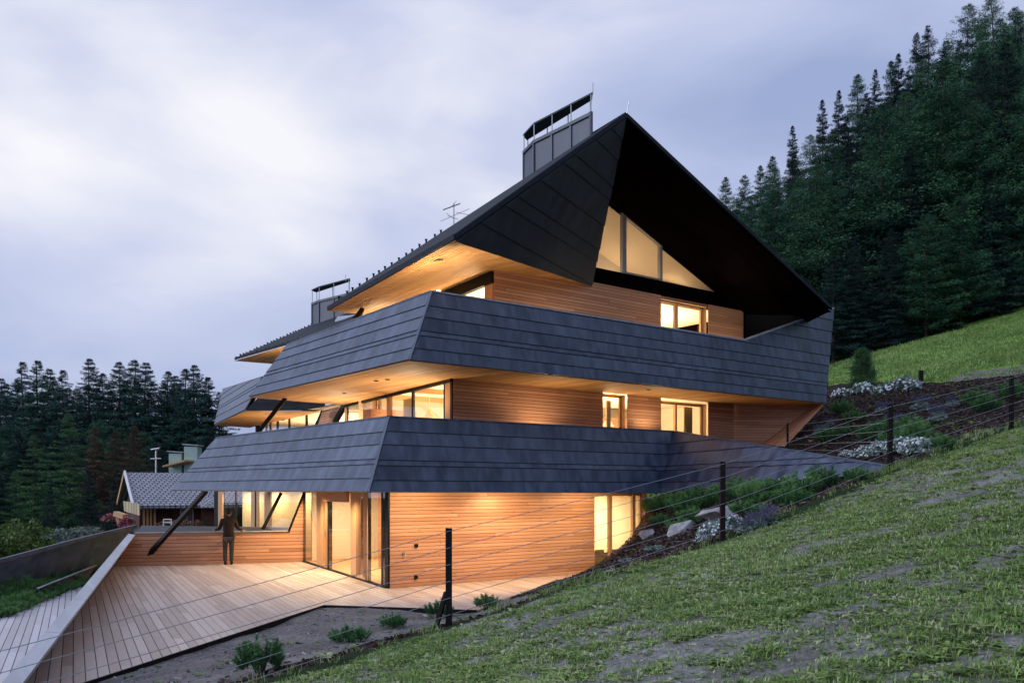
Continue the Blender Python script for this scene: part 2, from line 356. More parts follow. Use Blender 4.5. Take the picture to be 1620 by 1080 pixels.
def ground_material(kind):
    m, N, L, b = newmat('ground '+kind); tc = N.new('ShaderNodeTexCoord'); o = tc.outputs['Object']
    n1 = noise(N, L, o, 1.2, 6, .6); n2 = noise(N, L, o, 14, 5, .7); n3 = noise(N, L, o, 60, 3, .6)
    f = math_(N, L, 'ADD', math_(N, L, 'MULTIPLY', n1.outputs[0], .45), math_(N, L, 'MULTIPLY', n2.outputs[0], .55))
    st = {'slope': [(.35, (.085, .08, .068)), (.5, (.20, .195, .175)), (.64, (.37, .36, .34))],
          'soil': [(.35, (.10, .09, .083)), (.5, (.20, .183, .172)), (.66, (.31, .29, .275))],
          'bark': [(.35, (.012, .009, .008)), (.5, (.036, .024, .021)), (.68, (.08, .052, .046))],
          'meadow': [(.35, (.13, .24, .04)), (.5, (.20, .35, .06)), (.68, (.28, .43, .09))],
          'track': [(.35, (.12, .11, .10)), (.68, (.27, .25, .24))],
          'valley': [(.35, (.010, .022, .010)), (.68, (.035, .06, .022))]}[kind]
    c = ramp(N, L, f, st).outputs[0]
    L.new(c, b.inputs['Base Color']); b.inputs['Roughness'].default_value = .95; b.inputs['Specular IOR Level'].default_value = .1
    h = math_(N, L, 'ADD', n2.outputs[0], math_(N, L, 'MULTIPLY', n3.outputs[0], .5)); bump(N, L, b, h, .9, .05); return m
mw, mh = len(gx), len(gy)
cxm = (GX[:-1, :-1]+GX[1:, 1:])/2; cym = (GY[:-1, :-1]+GY[1:, 1:])/2
jx = cxm + fbm(cxm, cym, 5, 9, 2)*.12; jy = cym + fbm(cxm, cym, 5, 10, 2)*.12
zone = np.full(cxm.shape, 5)                                  # valley ground
zone[(cxm > 3) & (cym > 22)] = 3
forest_edge = inpoly(cxm, cym, [(15, 50), (18.5, 60), (28.5, 64), (38, 67), (80, 70), (400, 400), (-100, 400), (-20, 60)])
zone[forest_edge] = 5
zone[inpoly(jx, jy, SLOPE)] = 0
zone[inpoly(jx, jy, BED)] = 2
zone[inpoly(jx, jy, SOIL)] = 1
zone[inpoly(jx, jy, TRACK)] = 4
names = [('grass_slope', 'slope'), ('bare_soil', 'soil'), ('planting_bed', 'bark'), ('meadow', 'meadow'), ('dirt_track', 'track'), ('valley_ground', 'valley')]
allv = np.stack([GX, GY, GZ], -1).reshape(-1, 3)
for zi, (nm, mk) in enumerate(names):
    jj, ii = np.nonzero(zone == zi)
    if not len(jj): continue
    q = np.stack([jj*mw+ii, jj*mw+ii+1, (jj+1)*mw+ii+1, (jj+1)*mw+ii], 1); u, inv = np.unique(q.ravel(), return_inverse=True)
    me = bpy.data.meshes.new(nm); me.vertices.add(len(u)); me.vertices.foreach_set('co', allv[u].astype(np.float32).ravel())
    nf = len(q); me.loops.add(nf*4); me.loops.foreach_set('vertex_index', inv.ravel().astype(np.int32)); me.polygons.add(nf)
    me.polygons.foreach_set('loop_start', np.arange(nf, dtype=np.int32)*4); me.polygons.foreach_set('use_smooth', [True]*nf); me.update(); me.validate()
    me.materials.append(ground_material(mk)); o = bpy.data.objects.new(nm, me); COL.objects.link(o); tag(o, kind='structure')

# ------------------------------------------------------------------ the house
house = empty('alpine_house', tuple(C0), 0, label='large angular timber house with dark slate clad balconies and lit windows', cat='house')
J5 = [0, .17, .355, .425, .62, .79, 1.0]
def part(name, mb, mat, parent=None): return mb.build(name, M[mat] if isinstance(mat, str) else mat, parent or house, world=True)
def band(name, quads, inn, mat='slate', joints=J5, seed=1, cop=.16, label=None, top_edge=True):
    """an outward clad parapet; quads = [(bottom a, bottom b, top b, top a), ...]; inn = inward offset vector per quad"""
    mb = MB(); cb = MB(); ib = MB()
    for i, (ba, bb, tb, ta) in enumerate(quads):
        boards(mb, [ba, bb, tb, ta], along=None, joints=joints, gap=.010, lap=.022, thick=.03, ugap=.0008, lens=(2.4, 6), seed=seed+i)
        iv = V(inn[i]); ib.face([ba+iv, bb+iv, tb+iv-V((0, 0, .03)), ta+iv-V((0, 0, .03))]); ib.face([ba, bb, bb+iv, ba+iv])
        ib.face([bb, tb, tb+iv, bb+iv]); ib.face([ba, ta, ta+iv, ba+iv])
        if top_edge: prism(cb, [ta-iv*.35, tb-iv*.35, tb+iv*1.2, ta+iv*1.2], V((0, 0, .035)), .4)
    for q in quads[1:]: beam(mb, q[0]+NF*.015, q[3]+NF*.015, .07, .07)
    o = part(name, mb, mat)
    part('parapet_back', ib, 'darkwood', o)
    if top_edge: part('coping', cb, 'slate', o)
    return o
ZS1, ZS2, ZS3 = 2.36, 5.28, 8.27
def OP(px, py, a, b, c):       # where the view through (px, py) meets the plane a b c
    nn = (b-a).cross(c-a); r = ray(px, py); o = V((0, 0, CZ)); return o + r*((a-o).dot(nn)/r.dot(nn))
P1b, P1t = P(583, 778, Y=19.2), P(615, 660, z=4.05)
P1b.z = 2.36
L1t, L1b = P(343, 693, z=4.05), P(272, 776, Y=29.3); L1b.z = 2.37
L1t = OP(343, 693, L1b, P1b, P1t)
F1b, F1t = P(1045, 780, n=1.75), P(1065, 683, n=1.43); F1t = OP(1065, 683, P1b, F1b, P1t)
T1t, T1b = P(1402, 739, Y=16.6), P(1400, 749, Y=16.35); T1t = OP(1402, 738.5, F1b, T1b, F1t)
b1 = band('lower_balcony', [(L1b, P1b, P1t, L1t), (P1b, F1b, F1t, P1t), (F1b, T1b, T1t, F1t)], [DF*.14, -NF*.14, V((.12, .05, 0))], seed=11)
P2b, P2t = P(648, 570, z=ZS2), P(683, 462, z=6.95)
L2t, L2b = P(455, 546, z=6.95), P(395, 628, z=ZS2); L2t = OP(455, 546, L2b, P2b, P2t)
R2b = P(1305, 638, z=ZS2); R2k = OP(1177, 539, P2b, R2b, P2t)
PN = (R2b-P2b).cross(R2k-P2b).normalized(); _r = ray(1318, 488); _c = V((0, 0, CZ)); BTIP = _c + _r*((P2b-_c).dot(PN)/_r.dot(PN))
TIP = W(14.56, 2.8, 8.16)
b2 = band('upper_balcony', [(L2b, P2b, P2t, L2t)], [DF*.14], seed=21)
fm = MB(); hk = (6.95-ZS2)/(BTIP.z-ZS2); JF = [x*hk for x in J5] + [hk+(1-hk)*x for x in (.26, .5, .74, 1)]
boards(fm, [P2b, R2b, BTIP, R2k, P2t], joints=JF, gap=.010, lap=.022, thick=.03, ugap=.0008, lens=(2.4, 6), seed=23)
beam(fm, P2b+NF*.015, P2t+NF*.015, .07, .07)
o = part('upper_balcony_front', fm, 'slate')
ib = MB(); iv = -NF*.16
ib.face([P2b+iv, R2b+iv, R2k+iv, P2t+iv]); ib.face([R2b+iv, BTIP+iv, R2k+iv]); ib.face([R2b, BTIP, BTIP+iv, R2b+iv]); ib.face([P2b, R2b, R2b+iv, P2b+iv])
part('parapet_back', ib, 'darkwood', o)
cb = MB(); prism(cb, [P2t-iv*.35, R2k-iv*.35, R2k+iv*1.2, P2t+iv*1.2], V((0, 0, .035))); prism(cb, [R2k-iv*.35, BTIP-iv*.35, BTIP+iv*1.2, R2k+iv*1.2], V((0, 0, .035)))
part('coping', cb, 'zinc', o)
# rear unit upper balcony
Q2b, Q2t = P(389, 649, z=ZS2), P(416, 596.5, z=6.95)
S2t, S2b = P(353, 616, z=6.95), P(340, 672, z=ZS2); S2t = OP(353, 616, S2b, Q2b, Q2t)
Q2r = P(512, 650, z=ZS2); Q2rt = Q2r + V((0, 0, 1.5))
b3 = band('rear_balcony', [(S2b, Q2b, Q2t, S2t)], [DF*.14], seed=31)
rb = MB(); boards(rb, [Q2b, Q2r, Q2r+V((.1, .1, .55)), P(408, 629, Y=31.7)], joints=[0, .5, 1], gap=.01, lap=.02, thick=.03, seed=33); part('rear_balcony_front', rb, 'slate_dark')

# corner points of the timber walls on each floor and the glazed side's direction
c0 = W(0, 0, 0); c1 = P(715, 620, n=0); c1.z = 0; c2 = P(780, 440, n=0); c2.z = 0
G0a = P(480, 888, z=0); G1a = P(545, 640, z=ZS2); G1a.z = 0
g2 = P(708, 461, z=8.2); g2.z = 0; d2 = (g2-c2).normalized(); G2a = c2 + d2*9
up = lambda p, z: V((p.x, p.y, z))

# soffits with boards running away to the left
SB = MB()
E1 = W(13.3, 0, ZS2); K2 = P(1290, 641, z=ZS2)
boards(SB, [up(P2b, ZS2), up(R2b, ZS2), K2, E1, up(c1, ZS2)], along=DL, pitch=.135, gap=.02, thick=.012, lens=(2, 5), seed=41)
boards(SB, [up(P2b, ZS2), up(c1, ZS2), up(G1a, ZS2), up(L2b, ZS2)], along=DL, pitch=.135, gap=.02, thick=.012, lens=(2, 5), seed=42)
part('balcony_soffit', SB, 'soffit')
SB = MB(); Hq = P(410, 672, z=ZS2)
boards(SB, [up(Q2b, ZS2-.002), up(Q2r, ZS2-.002), up(Hq, ZS2-.002), P(395, 676, z=ZS2-.002), up(S2b, ZS2-.002)], along=DL, pitch=.135, gap=.02, thick=.012, seed=43)
part('rear_soffit', SB, 'soffit')
SB = MB(); boards(SB, [up(P1b, ZS1), up(F1b, ZS1), W(8.97, 0, ZS1), up(c0, ZS1)], along=DL, pitch=.135, gap=.02, thick=.012, seed=44)
boards(SB, [up(P1b, ZS1), up(c0, ZS1), up(G0a, ZS1), up(L1b, ZS1)], along=DL, pitch=.135, gap=.02, thick=.012, seed=45)
part('terrace_soffit', SB, 'soffit')

# floor slabs (above each soffit)
SLB = MB()
for z, poly in ((ZS1+.06, [P1b-NF*.2+DF*.2, F1b-NF*.2, W(14, 0, 0), W(14, -9, 0), up(G0a, 0)-NF*3, L1b+DF*.2]),
                (ZS2+.06, [P2b-NF*.2+DF*.2, R2b-NF*.2, W(16.5, -9, 0), up(G1a, 0)-NF*3+DF*3, up(G1a, 0), L2b+DF*.2])):
    prism(SLB, [up(p, z) for p in poly], V((0, 0, .26)))
part('floor_slab', SLB, 'plaster')

# ---- timber walls
WB = dict(pitch=.09, gap=.010, lap=.004, thick=.022, lens=(2.2, 4.6))
wl = MB(); EW = W(6.86, 0, 0)
boards(wl, [W(.05, 0, 0), W(6.86, 0, 0), W(6.86, 0, ZS1), W(.05, 0, ZS1)], seed=51, **WB)
part('ground_floor_wall', wl, 'larch')
def tn(px, n=0): return (P(px, 700, n=n)-C0).dot(DF)
wl = MB()
T = {k: tn(k) for k in (715, 780, 940, 953, 966, 980, 992, 1020, 1045, 1070, 1078, 1110, 1120, 1160, 1175)}
for a, b_ in ((T[715]+.03, T[953]), (T[992], T[1045]), (T[1120], T[1160])):
    boards(wl, [W(a, 0, 2.7), W(b_, 0, 2.7), W(b_, 0, ZS2), W(a, 0, ZS2)], seed=int(a*10), **WB)
K1 = P(1160, 640, n=0); K1.z = 0; K3 = P(1205, 703, Y=29.62)
boards(wl, [up(K1, 2.7), V((K3.x, K3.y, 2.7)), K3, V((K2.x, K2.y, ZS2)), up(K1, ZS2)], seed=58, **WB)
part('first_floor_wall', wl, 'larch')
wl = MB(); O3 = P(1242, 707, Y=27.6); O4 = R2b - V((0, 0, .02)) - NF*.02
boards(wl, [K3, O3, O4, K2], along=(K2-K3), pitch=.11, gap=.01, lap=.003, thick=.02, seed=59); part('sloping_cheek', wl, 'larch')
wl = MB(); ZB = 8.45
for a, b_ in ((T[780]+.03, T[1045]), (T[1120], T[1175])):
    boards(wl, [W(a, 0, 5.6), W(b_, 0, 5.6), W(b_, 0, ZB), W(a, 0, ZB)], seed=int(a*12), **WB)
wl.face([W(T[1045], -.02, 8.36), W(T[1120], -.02, 8.36), W(T[1120], -.02, ZB), W(T[1045], -.02, ZB)], tone=.5)
part('second_floor_wall', wl, 'larch')
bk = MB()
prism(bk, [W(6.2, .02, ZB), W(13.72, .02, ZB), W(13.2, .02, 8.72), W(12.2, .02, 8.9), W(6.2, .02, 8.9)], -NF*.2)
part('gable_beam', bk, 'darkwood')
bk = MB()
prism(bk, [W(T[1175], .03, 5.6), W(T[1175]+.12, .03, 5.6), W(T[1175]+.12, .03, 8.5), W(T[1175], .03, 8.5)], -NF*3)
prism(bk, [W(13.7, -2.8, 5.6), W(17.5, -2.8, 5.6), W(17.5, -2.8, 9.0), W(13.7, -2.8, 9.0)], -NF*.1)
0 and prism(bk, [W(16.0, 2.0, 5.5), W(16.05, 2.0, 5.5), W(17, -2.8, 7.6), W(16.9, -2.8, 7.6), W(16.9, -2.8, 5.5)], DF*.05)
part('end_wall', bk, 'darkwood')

# ---- windows in the front wall
def window(a, b_, z0, z1, splits=(), n=-.16, fr=.055, mat='frame', curtain=None, reveal=True, topdark=False):
    m = MB(); xs = [a, *splits, b_]
    for x in (a, b_-fr): beam(m, W(x+fr/2, n, z0), W(x+fr/2, n, z1), fr, .07, NF)
    for x in splits: beam(m, W(x, n, z0), W(x, n, z1), fr*1.5, .09, NF)
    for z in (z0+fr/2, z1-fr/2): beam(m, W(a+fr, n, z), W(b_-fr, n, z), .07, fr, V((0, 0, 1)))
    if reveal:
        for x, s in ((a, -1), (b_, 1)):
            prism(m, [W(x, 0.02, z0), W(x, 0.02, z1), W(x, n-.05, z1), W(x, n-.05, z0)], DF*.02*s)
        prism(m, [W(a, .02, z1), W(b_, .02, z1), W(b_, n-.05, z1), W(a, n-.05, z1)], V((0, 0, .02)))
    o = part('window', m, mat)
    for x0, x1 in zip(xs[:-1], xs[1:]):
        g = MB(); g.face([W(x0+.03, n, z0+.03), W(x1-.03, n, z0+.03), W(x1-.03, n, z1-.03), W(x0+.03, n, z1-.03)]); part('pane', g, 'glass', o)
    return o
def curtain(a, b_, z0, z1, n):
    m = MB(); k = 24; pts = [W(a+(b_-a)*i/k, n+.035*math.sin(i*2.4), 0) for i in range(k+1)]
    for p, q in zip(pts[:-1], pts[1:]): m.face([up(p, z0), up(q, z0), up(q, z1), up(p, z1)])
    return m
w1 = window(T[953], T[992]-.12, 2.72, 5.22)
part('curtain', curtain(T[966]+.2, T[980], 2.75, 5.1, -.4), 'curtain', w1)
w2 = window(T[1045], T[1120]-.12, 2.72, 5.16, (T[1070]+.12,))
part('curtain', curtain(T[1078]+.55, T[1110]-.02, 2.75, 5.1, -.4), 'curtain', w2)
w3 = window(T[1045], T[1120]-.12, 5.7, 8.34, (T[1070]+.14,), fr=.09)
w4 = window(T[940], 8.97, 0, 2.30, ((tn(966)+tn(975))/2, 8.62), fr=.08)
# gable glazing, following the roof slope
def slope_z(t): return 14.02-.403*t
TA, TM1, TM2, TE = 6.3, tn(989), tn(1046), 12.2
gl = MB()
for t in (TM1, TM2): beam(gl, W(t, -.05, 8.86), W(t, -.05, slope_z(t)-.05), .10, .12, NF)
beam(gl, W(TM1+.05, -.05, slope_z(TM1+.05)-.07), W(TM2-.05, -.05, slope_z(TM2-.05)-.07), .12, .10)
beam(gl, W(TM1+.05, -.05, 8.93), W(TM2-.05, -.05, 8.93), .12, .06)
beam(gl, W(TM1-.09, -.04, 8.86), W(TM1-.09, -.04, slope_z(TM1-.09)-.05), .05, .12, NF)
o = part('gable_window', gl, 'frame_grey')
for a, b_ in ((TA, TM1-.05), (TM1+.05, TM2-.05), (TM2+.05, TE+.05)):
    g = MB(); g.face([W(a, -.07, 8.88), W(b_, -.07, 8.88), W(b_, -.07, max(slope_z(b_)-.02, 8.89)), W(a, -.07, slope_z(a)-.02)]); part('pane', g, 'glass', o)

# ---- roof
AP = W(5.27, 2.9, 11.9); TL = P(720, 378, Y=19.24); HH = P(519, 491, Y=25.0)
RB = W(5.27, -9, 10.22); RB = P(621, 425.5, Y=(RB.y)); FB = W(15.6, -9, 7.6)
AW = W(5.27, 0, 11.9); DD = P(935, 447, n=.02)
RT = [AP, TIP, W(17.4, -2.8, slope_z(17.4)+.3), W(14.6, -9, 8.1), RB]
RW, RM, BW = W(5.27, 0, 11.66), P(827, 291, Y=25.8), W(13.8, 0, slope_z(13.8)+.02)
rf = MB(); th = V((0, 0, .10))
prism(rf, [AP+V((0, 0, .02)), TL+V((0, 0, .02)), HH+V((0, 0, .02))], th); prism(rf, [AP+V((0, 0, .021)), HH+V((0, 0, .021)), RM], th); prism(rf, [RM, HH+V((0, 0, .02)), RB], th); prism(rf, [AP+V((0, 0, .03)), RM, RW], th)
HB = P(560, 530, Y=33); HB.z = 7.6

RX7 = W(7.2, 0, slope_z(7.2)+.02); prism(rf, [AP+V((0, 0, .02)), RX7, BW, TIP+V((0, 0, .04))], th); prism(rf, [AP+V((0, 0, .02)), RW, RX7], th); prism(rf, [RW, RM, RX7], th); prism(rf, [RX7, RM, BW], th); prism(rf, [RM, RB, BW], th); prism(rf, [RB, FB, BW], th); prism(rf, [BW, FB, W(17.3, -2.8, 7.8), TIP+V((0, 0, .04))], th)
roof = part('roof', rf, 'tile')
# verge flashing along the rakes
vg = MB()
for a, b_ in ((AP, TL), (AP, TIP)): beam(vg, a+V((0, 0, .045)), b_+V((0, 0, .045)), .08, .10)
beam(vg, TL+V((0, 0, .05)), HH+V((0, 0, .05)), .06, .12); part('verge', vg, 'tile', roof)
# dark boarded underside of the right slope
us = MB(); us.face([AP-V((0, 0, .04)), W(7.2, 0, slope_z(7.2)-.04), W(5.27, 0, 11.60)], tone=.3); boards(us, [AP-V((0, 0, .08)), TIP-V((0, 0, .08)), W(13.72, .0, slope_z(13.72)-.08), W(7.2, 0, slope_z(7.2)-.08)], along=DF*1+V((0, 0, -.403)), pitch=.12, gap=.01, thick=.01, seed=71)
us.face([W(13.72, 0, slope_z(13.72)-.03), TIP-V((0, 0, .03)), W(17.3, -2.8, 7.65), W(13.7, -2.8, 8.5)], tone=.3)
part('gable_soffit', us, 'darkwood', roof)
# dark clad panel folding from the apex down to the wall
gp = MB(); boards(gp, [AP-V((0, 0, .02)), TL-V((0, 0, .05)), DD-V((0, 0, .10))], joints=[0, .13, .26, .33, .46, .6, .67, .8, .9, 1], gap=.01, lap=.02, thick=.03, lens=(1.5, 3.5), seed=73)
gp.face([AP-V((0, 0, .03)), DD, DD-NF*.1, AW-V((0, 0, .4))], tone=.2)
part('gable_panel', gp, 'slate_dark', roof)
# timber eaves soffit
es = MB(); CW = up(c2, ZS3); GW = c2+d2*7.2; GW.z = ZS3-.02
boards(es, [TL-V((0, 0, .02)), CW, DD-V((0, 0, .03))], along=DL, pitch=.135, gap=.02, thick=.012, seed=75)
HS = P(575, 503, Y=29.0)
boards(es, [TL-V((0, 0, .02)), HH-V((0, 0, .01)), CW], along=DL, pitch=.135, gap=.02, thick=.012, seed=76)
boards(es, [HH-V((0, 0, .01)), GW, CW], along=DL, pitch=.135, gap=.02, thick=.012, seed=77)
part('eaves_soffit', es, 'soffit', roof)
# snow guards
sgm = None
def snow_guards(parent, a, b_, n, nrm):
    global sgm
    for i in range(n):
        p = a.lerp(b_, (i+.5+random.uniform(-.2, .2))/n) + nrm
        if sgm is None:
            m = MB(); beam(m, (0, 0, -.08), (0, 0, .13), .09, .07); beam(m, (-.07, 0, .10), (.07, 0, .10), .04, .06); beam(m, (0, -.08, .04), (0, .10, .12), .02, .02)
            o = m.build('snow_guard', M['black'], parent); sgm = o.data
        else: o = bpy.data.objects.new('snow_guard', sgm); COL.objects.link(o); o.parent = parent
        o.location = p; o.scale = (1, 1, random.uniform(.7, 1.15)); o.scale = [x*.5 for x in o.scale]
        o.matrix_parent_inverse.identity()
off0 = V((0, 0, .10))
snow_guards(roof, TL, HH, 34, off0+DF*.10); snow_guards(roof, AP.lerp(TL, .52), TL, 20, off0+DF*.12)
snow_guards(roof, HH.lerp(AP, .03), HH.lerp(AP, .42), 16, off0+V((0, 0, .04)))
# lightning rods
for (a, b_) in ((P(991, 184, Y=22.5), P(995, 161, Y=22.5)), (P(938, 150, Y=23.6), P(938, 131, Y=23.6)), (P(547, 445, Y=36), P(547, 434, Y=36))):
    m = MB(); tube(m, [a, b_], .012, 5); part('lightning_rod', m, 'steel')
# chimneys
def chimney(pts_plan, z0, ztop, cap_z, cap_over, n_panels, name='chimney'):
    """pts_plan: plan polygon (world xy), box clad in sheet with seams and a raised lid on thin posts"""
    m = MB(); poly = [V((x, y, z0)) for x, y in pts_plan]; prism(m, poly, V((0, 0, ztop-z0)))
    n = len(poly)
    for i in range(n):
        a, b_ = poly[i], poly[(i+1) % n]; k = n_panels if (b_-a).length > 1.2 else 1
        for j in range(k+1):
            p = a.lerp(b_, j/k); beam(m, up(p, z0), up(p, ztop+.01), .07, .07, (b_-a).normalized())
        beam(m, up(a, ztop-.05), up(b_, ztop-.05), .10, .09)
    ch = part(name, m, 'chim')
    c = sum((V((x, y, 0)) for x, y in pts_plan), V((0, 0, 0)))/n
    lid = [up(c+(V((x, y, 0))-c)*cap_over, cap_z) for x, y in pts_plan]
    m = MB(); prism(m, lid, V((0, 0, .045))); part('chimney_lid', m, 'slate_dark', ch)
    for i in range(n):
        a, b_ = poly[i], poly[(i+1) % n]; k = n_panels if (b_-a).length > 1.2 else 1
        for j in range(k): m = MB(); p = a.lerp(b_, j/k); tube(m, [up(p, ztop), up(p, cap_z)], .016, 5); part('lid_post', m, 'steel', ch)
    return ch
q0 = P(935, 178, Y=23.4); q1 = P(845, 222, Y=25.3); q2 = P(829, 232, Y=26.1)
chimney([(q0.x, q0.y), (q1.x, q1.y), (q2.x, q2.y), (q2.x+.12, q2.y+.32), (q0.x+.02, q0.y+.38)], 10.2, 12.45, 12.92, 1.04, 3)
r0 = P(552, 458, Y=36.2); r1 = P(505, 476, Y=37.6); r2 = P(494, 482, Y=38.2)
chimney([(r0.x, r0.y), (r1.x, r1.y), (r2.x, r2.y), (r2.x+.12, r2.y+.35), (r0.x-.06, r0.y+.4)], 8.4, 10.50, 11.05, 1.05, 2)
# rear roof
rr = MB(); A2 = P(371, 569.5, Y=34.7); B2 = P(546, 519, Y=30.5); C2 = P(600, 478, Y=37); D2 = P(494, 516, Y=39)
prism(rr, [A2, B2, C2], V((0, 0, .09))); prism(rr, [A2, C2, D2], V((0, 0, .088))); ro2 = part('rear_roof', rr, 'tile')
es = MB(); Z2 = P(437, 575.5, Y=37); boards(es, [A2-V((0, 0, .02)), B2-V((0, 0, .02)), Z2], along=DL, pitch=.135, gap=.02, thick=.012, seed=80)
boards(es, [B2-V((0, 0, .02)), P(565, 545, Y=33.5), Z2], along=DL, pitch=.135, gap=.02, thick=.012, seed=81)
part('rear_eaves_soffit', es, 'soffit', ro2)
snow_guards(ro2, A2, D2, 24, V((0, 0, .07))); snow_guards(ro2, A2.lerp(B2, .05), B2, 22, V((.05, .1, .09))); pass
m = MB(); a, b_ = P(530, 509, Y=34), P(566, 506, Y=33); prism(m, [a, b_, b_+V((0, .5, .25)), a+V((0, .5, .25))], V((0, 0, .06))); part('roof_light', m, 'zinc', ro2)
# aerial on the front roof
m = MB(); q = P(718, 362, Y=27); tp = P(718, 322, Y=27); tube(m, [q, tp], .018, 5)
for (x0, y0), (x1, y1), r_ in (((701, 332), (728, 322), .02), ((697, 350), (743, 330), .008), ((712, 329), (722, 318), .008), ((706, 337), (716, 345), .008), ((722, 336), (742, 340), .008), ((708, 341), (724, 347), .008)):
    tube(m, [P(x0, y0, Y=27.1), P(x1, y1, Y=26.9)], r_, 4)
part('roof_aerial', m, 'steel')

# ---- glazed left sides, floor by floor
def glaz(parent, a, b_, px0, px1, z0, z1, kind, th=.06, dep=.06):
    s, e_ = PV(px0, 700, a, b_), PV(px1, 700, a, b_); s.z = e_.z = 0; d = (e_-s).normalized(); nn = V((-d.y, d.x, 0))
    if kind == 'post':
        m = MB(); prism(m, [up(s, z0), up(e_, z0), up(e_, z1), up(s, z1)], nn*dep); return m
    m = MB(); m.face([up(s, z0), up(e_, z0), up(e_, z1), up(s, z1)]); return m
a, b_ = G0a, c0
side = part('terrace_glazing', glaz(None, a, b_, 500.5, 509.5, 0, ZS1, 'post', dep=.14), 'frame')
for x0, x1, mt, dp in ((478.5, 481, 'black', .06), (554.5, 560, 'frame', .14), (560, 565.5, 'frame', .2), (579.5, 582, 'frame', .09), (517.5, 520.5, 'black', .10), (609, 613.7, 'black', .05), (603, 606, 'black', .1)):
    part('mullion', glaz(None, a, b_, x0, x1, 0, ZS1, 'post', dep=dp), mt, side)
for x0, x1 in ((481, 500.5), (520.5, 554.5), (582, 603), (606, 609)):
    part('pane', glaz(None, a, b_, x0, x1, .03, ZS1, 'pane'), 'glass', side)
for x0, x1 in ((509.5, 517.5), (565.5, 579.5)):
    s, e_ = PV(x0, 700, a, b_), PV(x1, 700, a, b_); m = MB()
    for q in (s, e_): beam(m, up(q, 0), up(q, ZS1), .07, .07)
    beam(m, up(s, .06), up(e_, .06), .06, .12); beam(m, up(s, ZS1-.08), up(e_, ZS1-.08), .06, .12)
    l1, l2 = s.lerp(e_, .22), s.lerp(e_, .82)
    for q in (l1, l2): beam(m, up(q, .1), up(q, ZS1-.12), .06, .05)
    d_ = part('terrace_door', m, 'frame'); g = MB(); g.face([up(l1, .1), up(l2, .1), up(l2, ZS1-.1), up(l1, ZS1-.1)]); part('pane', g, 'glass', d_)
    g = MB(); beam(g, up(l2, 1.0)-NF*0+V((-.03, -.05, 0)), up(l2, 1.14)+V((-.03, -.05, 0)), .02, .03); part('handle', g, 'steel', d_)
m = MB(); s, e_ = PV(517.5, 700, a, b_), PV(554, 700, a, b_); m2 = V((-.12, -.06, 0)); prism(m, [up(s, ZS1-.30)+m2, up(e_, ZS1-.30)+m2, up(e_, ZS1)+m2, up(s, ZS1)+m2], V((.10, .05, 0))); part('blind_box', m, 'larch')
m = MB(); beam(m, up(a, .02), up(b_, .02), .08, .05); part('threshold', m, 'black', side)
# first floor side glazing
a, b_ = G1a, up(c1, 0)
side = part('first_floor_glazing', glaz(None, a, b_, 545, 549, 2.7, ZS2, 'post'), 'frame')
for x0, x1, mt in ((589, 594, 'frame'), (598, 601, 'frame'), (611.5, 618, 'frame'), (651, 653.5, 'black'), (701.5, 704, 'black'), (712, 715, 'black')):
    part('mullion', glaz(None, a, b_, x0, x1, 2.7, ZS2, 'post'), mt, side)
for x0, x1 in ((549, 589), (601, 611.5), (618, 651), (653.5, 701.5)):
    part('pane', glaz(None, a, b_, x0, x1, 2.7, ZS2-.1, 'pane'), 'glass', side)
part('corner_post', glaz(None, a, b_, 704, 712, 2.7, ZS2, 'post'), 'larch', side)
m = MB(); beam(m, up(a, ZS2-.05), up(b_, ZS2-.05), .1, .1); part('lintel', m, 'black', side)
# second floor side glazing
a, b_ = G2a, up(c2, 0)
side = part('second_floor_glazing', glaz(None, a, b_, 703, 709, 5.7, ZS3-.3, 'post'), 'frame')
part('pane', glaz(None, a, b_, 620, 766, 5.7, ZS3-.3, 'pane'), 'glass', side)
part('corner_post', glaz(None, a, b_, 766.5, 779, 5.7, ZS3, 'post'), 'larch', side)
m = MB(); beam(m, up(a, ZS3-.2), up(b_, ZS3-.2), .16, .3); part('lintel', m, 'black', side)
# rear unit: first floor glazing and ground floor glazing
a, b_ = P(410, 672, z=ZS2), P(512, 650, z=ZS2); a.z = b_.z = 0
side = part('rear_upper_glazing', glaz(None, a, b_, 404, 410, 2.7, ZS2, 'post'), 'black')
for x0, x1, mt in ((420, 421.5, 'black'), (426, 430, 'frame'), (437.5, 439, 'black'), (456, 457.5, 'black'), (483, 485, 'black')):
    part('mullion', glaz(None, a, b_, x0, x1, 2.7, ZS2, 'post'), mt, side)
part('pane', glaz(None, a, b_, 410, 508, 2.7, ZS2-.06, 'pane'), 'glass', side)
m = MB(); beam(m, P(498, 683, Y=32.3), P(513, 650, Y=32.1), .22, .12); part('sloping_post', m, 'black', side)
m = MB(); beam(m, P(530, 668, Y=30.6), P(546, 640, Y=29.8), .16, .14); part('sloping_post', m, 'black', side)
m = MB(); boards(m, [P(500, 684, Y=32.2), P(533, 668, Y=30.5), P(548, 640, Y=29.75), P(514, 650, Y=32.0)], seed=91, **WB); part('recess_wall', m, 'larch')
m = MB(); m.face([P(512, 680, Y=31.2), P(530, 668, Y=30.4), P(546, 640, Y=29.6), P(524, 646, Y=30.9)]); part('recess_pane', m, 'glass')
a, b_ = P(345, 800, Y=35.5), P(482, 800, Y=31.8); a.z = b_.z = 0
side = part('rear_lower_glazing', glaz(None, a, b_, 338.6, 345, -.5, ZS1, 'post', dep=.3), 'black')
for x0, x1, mt in ((345, 351.5, 'frame'), (372, 373.5, 'black'), (397, 403, 'frame'), (403.2, 405, 'black'), (405.5, 408.5, 'frame'), (418, 420.5, 'frame'), (421, 428, 'frame')):
    part('mullion', glaz(None, a, b_, x0, x1, -.5, ZS1, 'post'), mt, side)
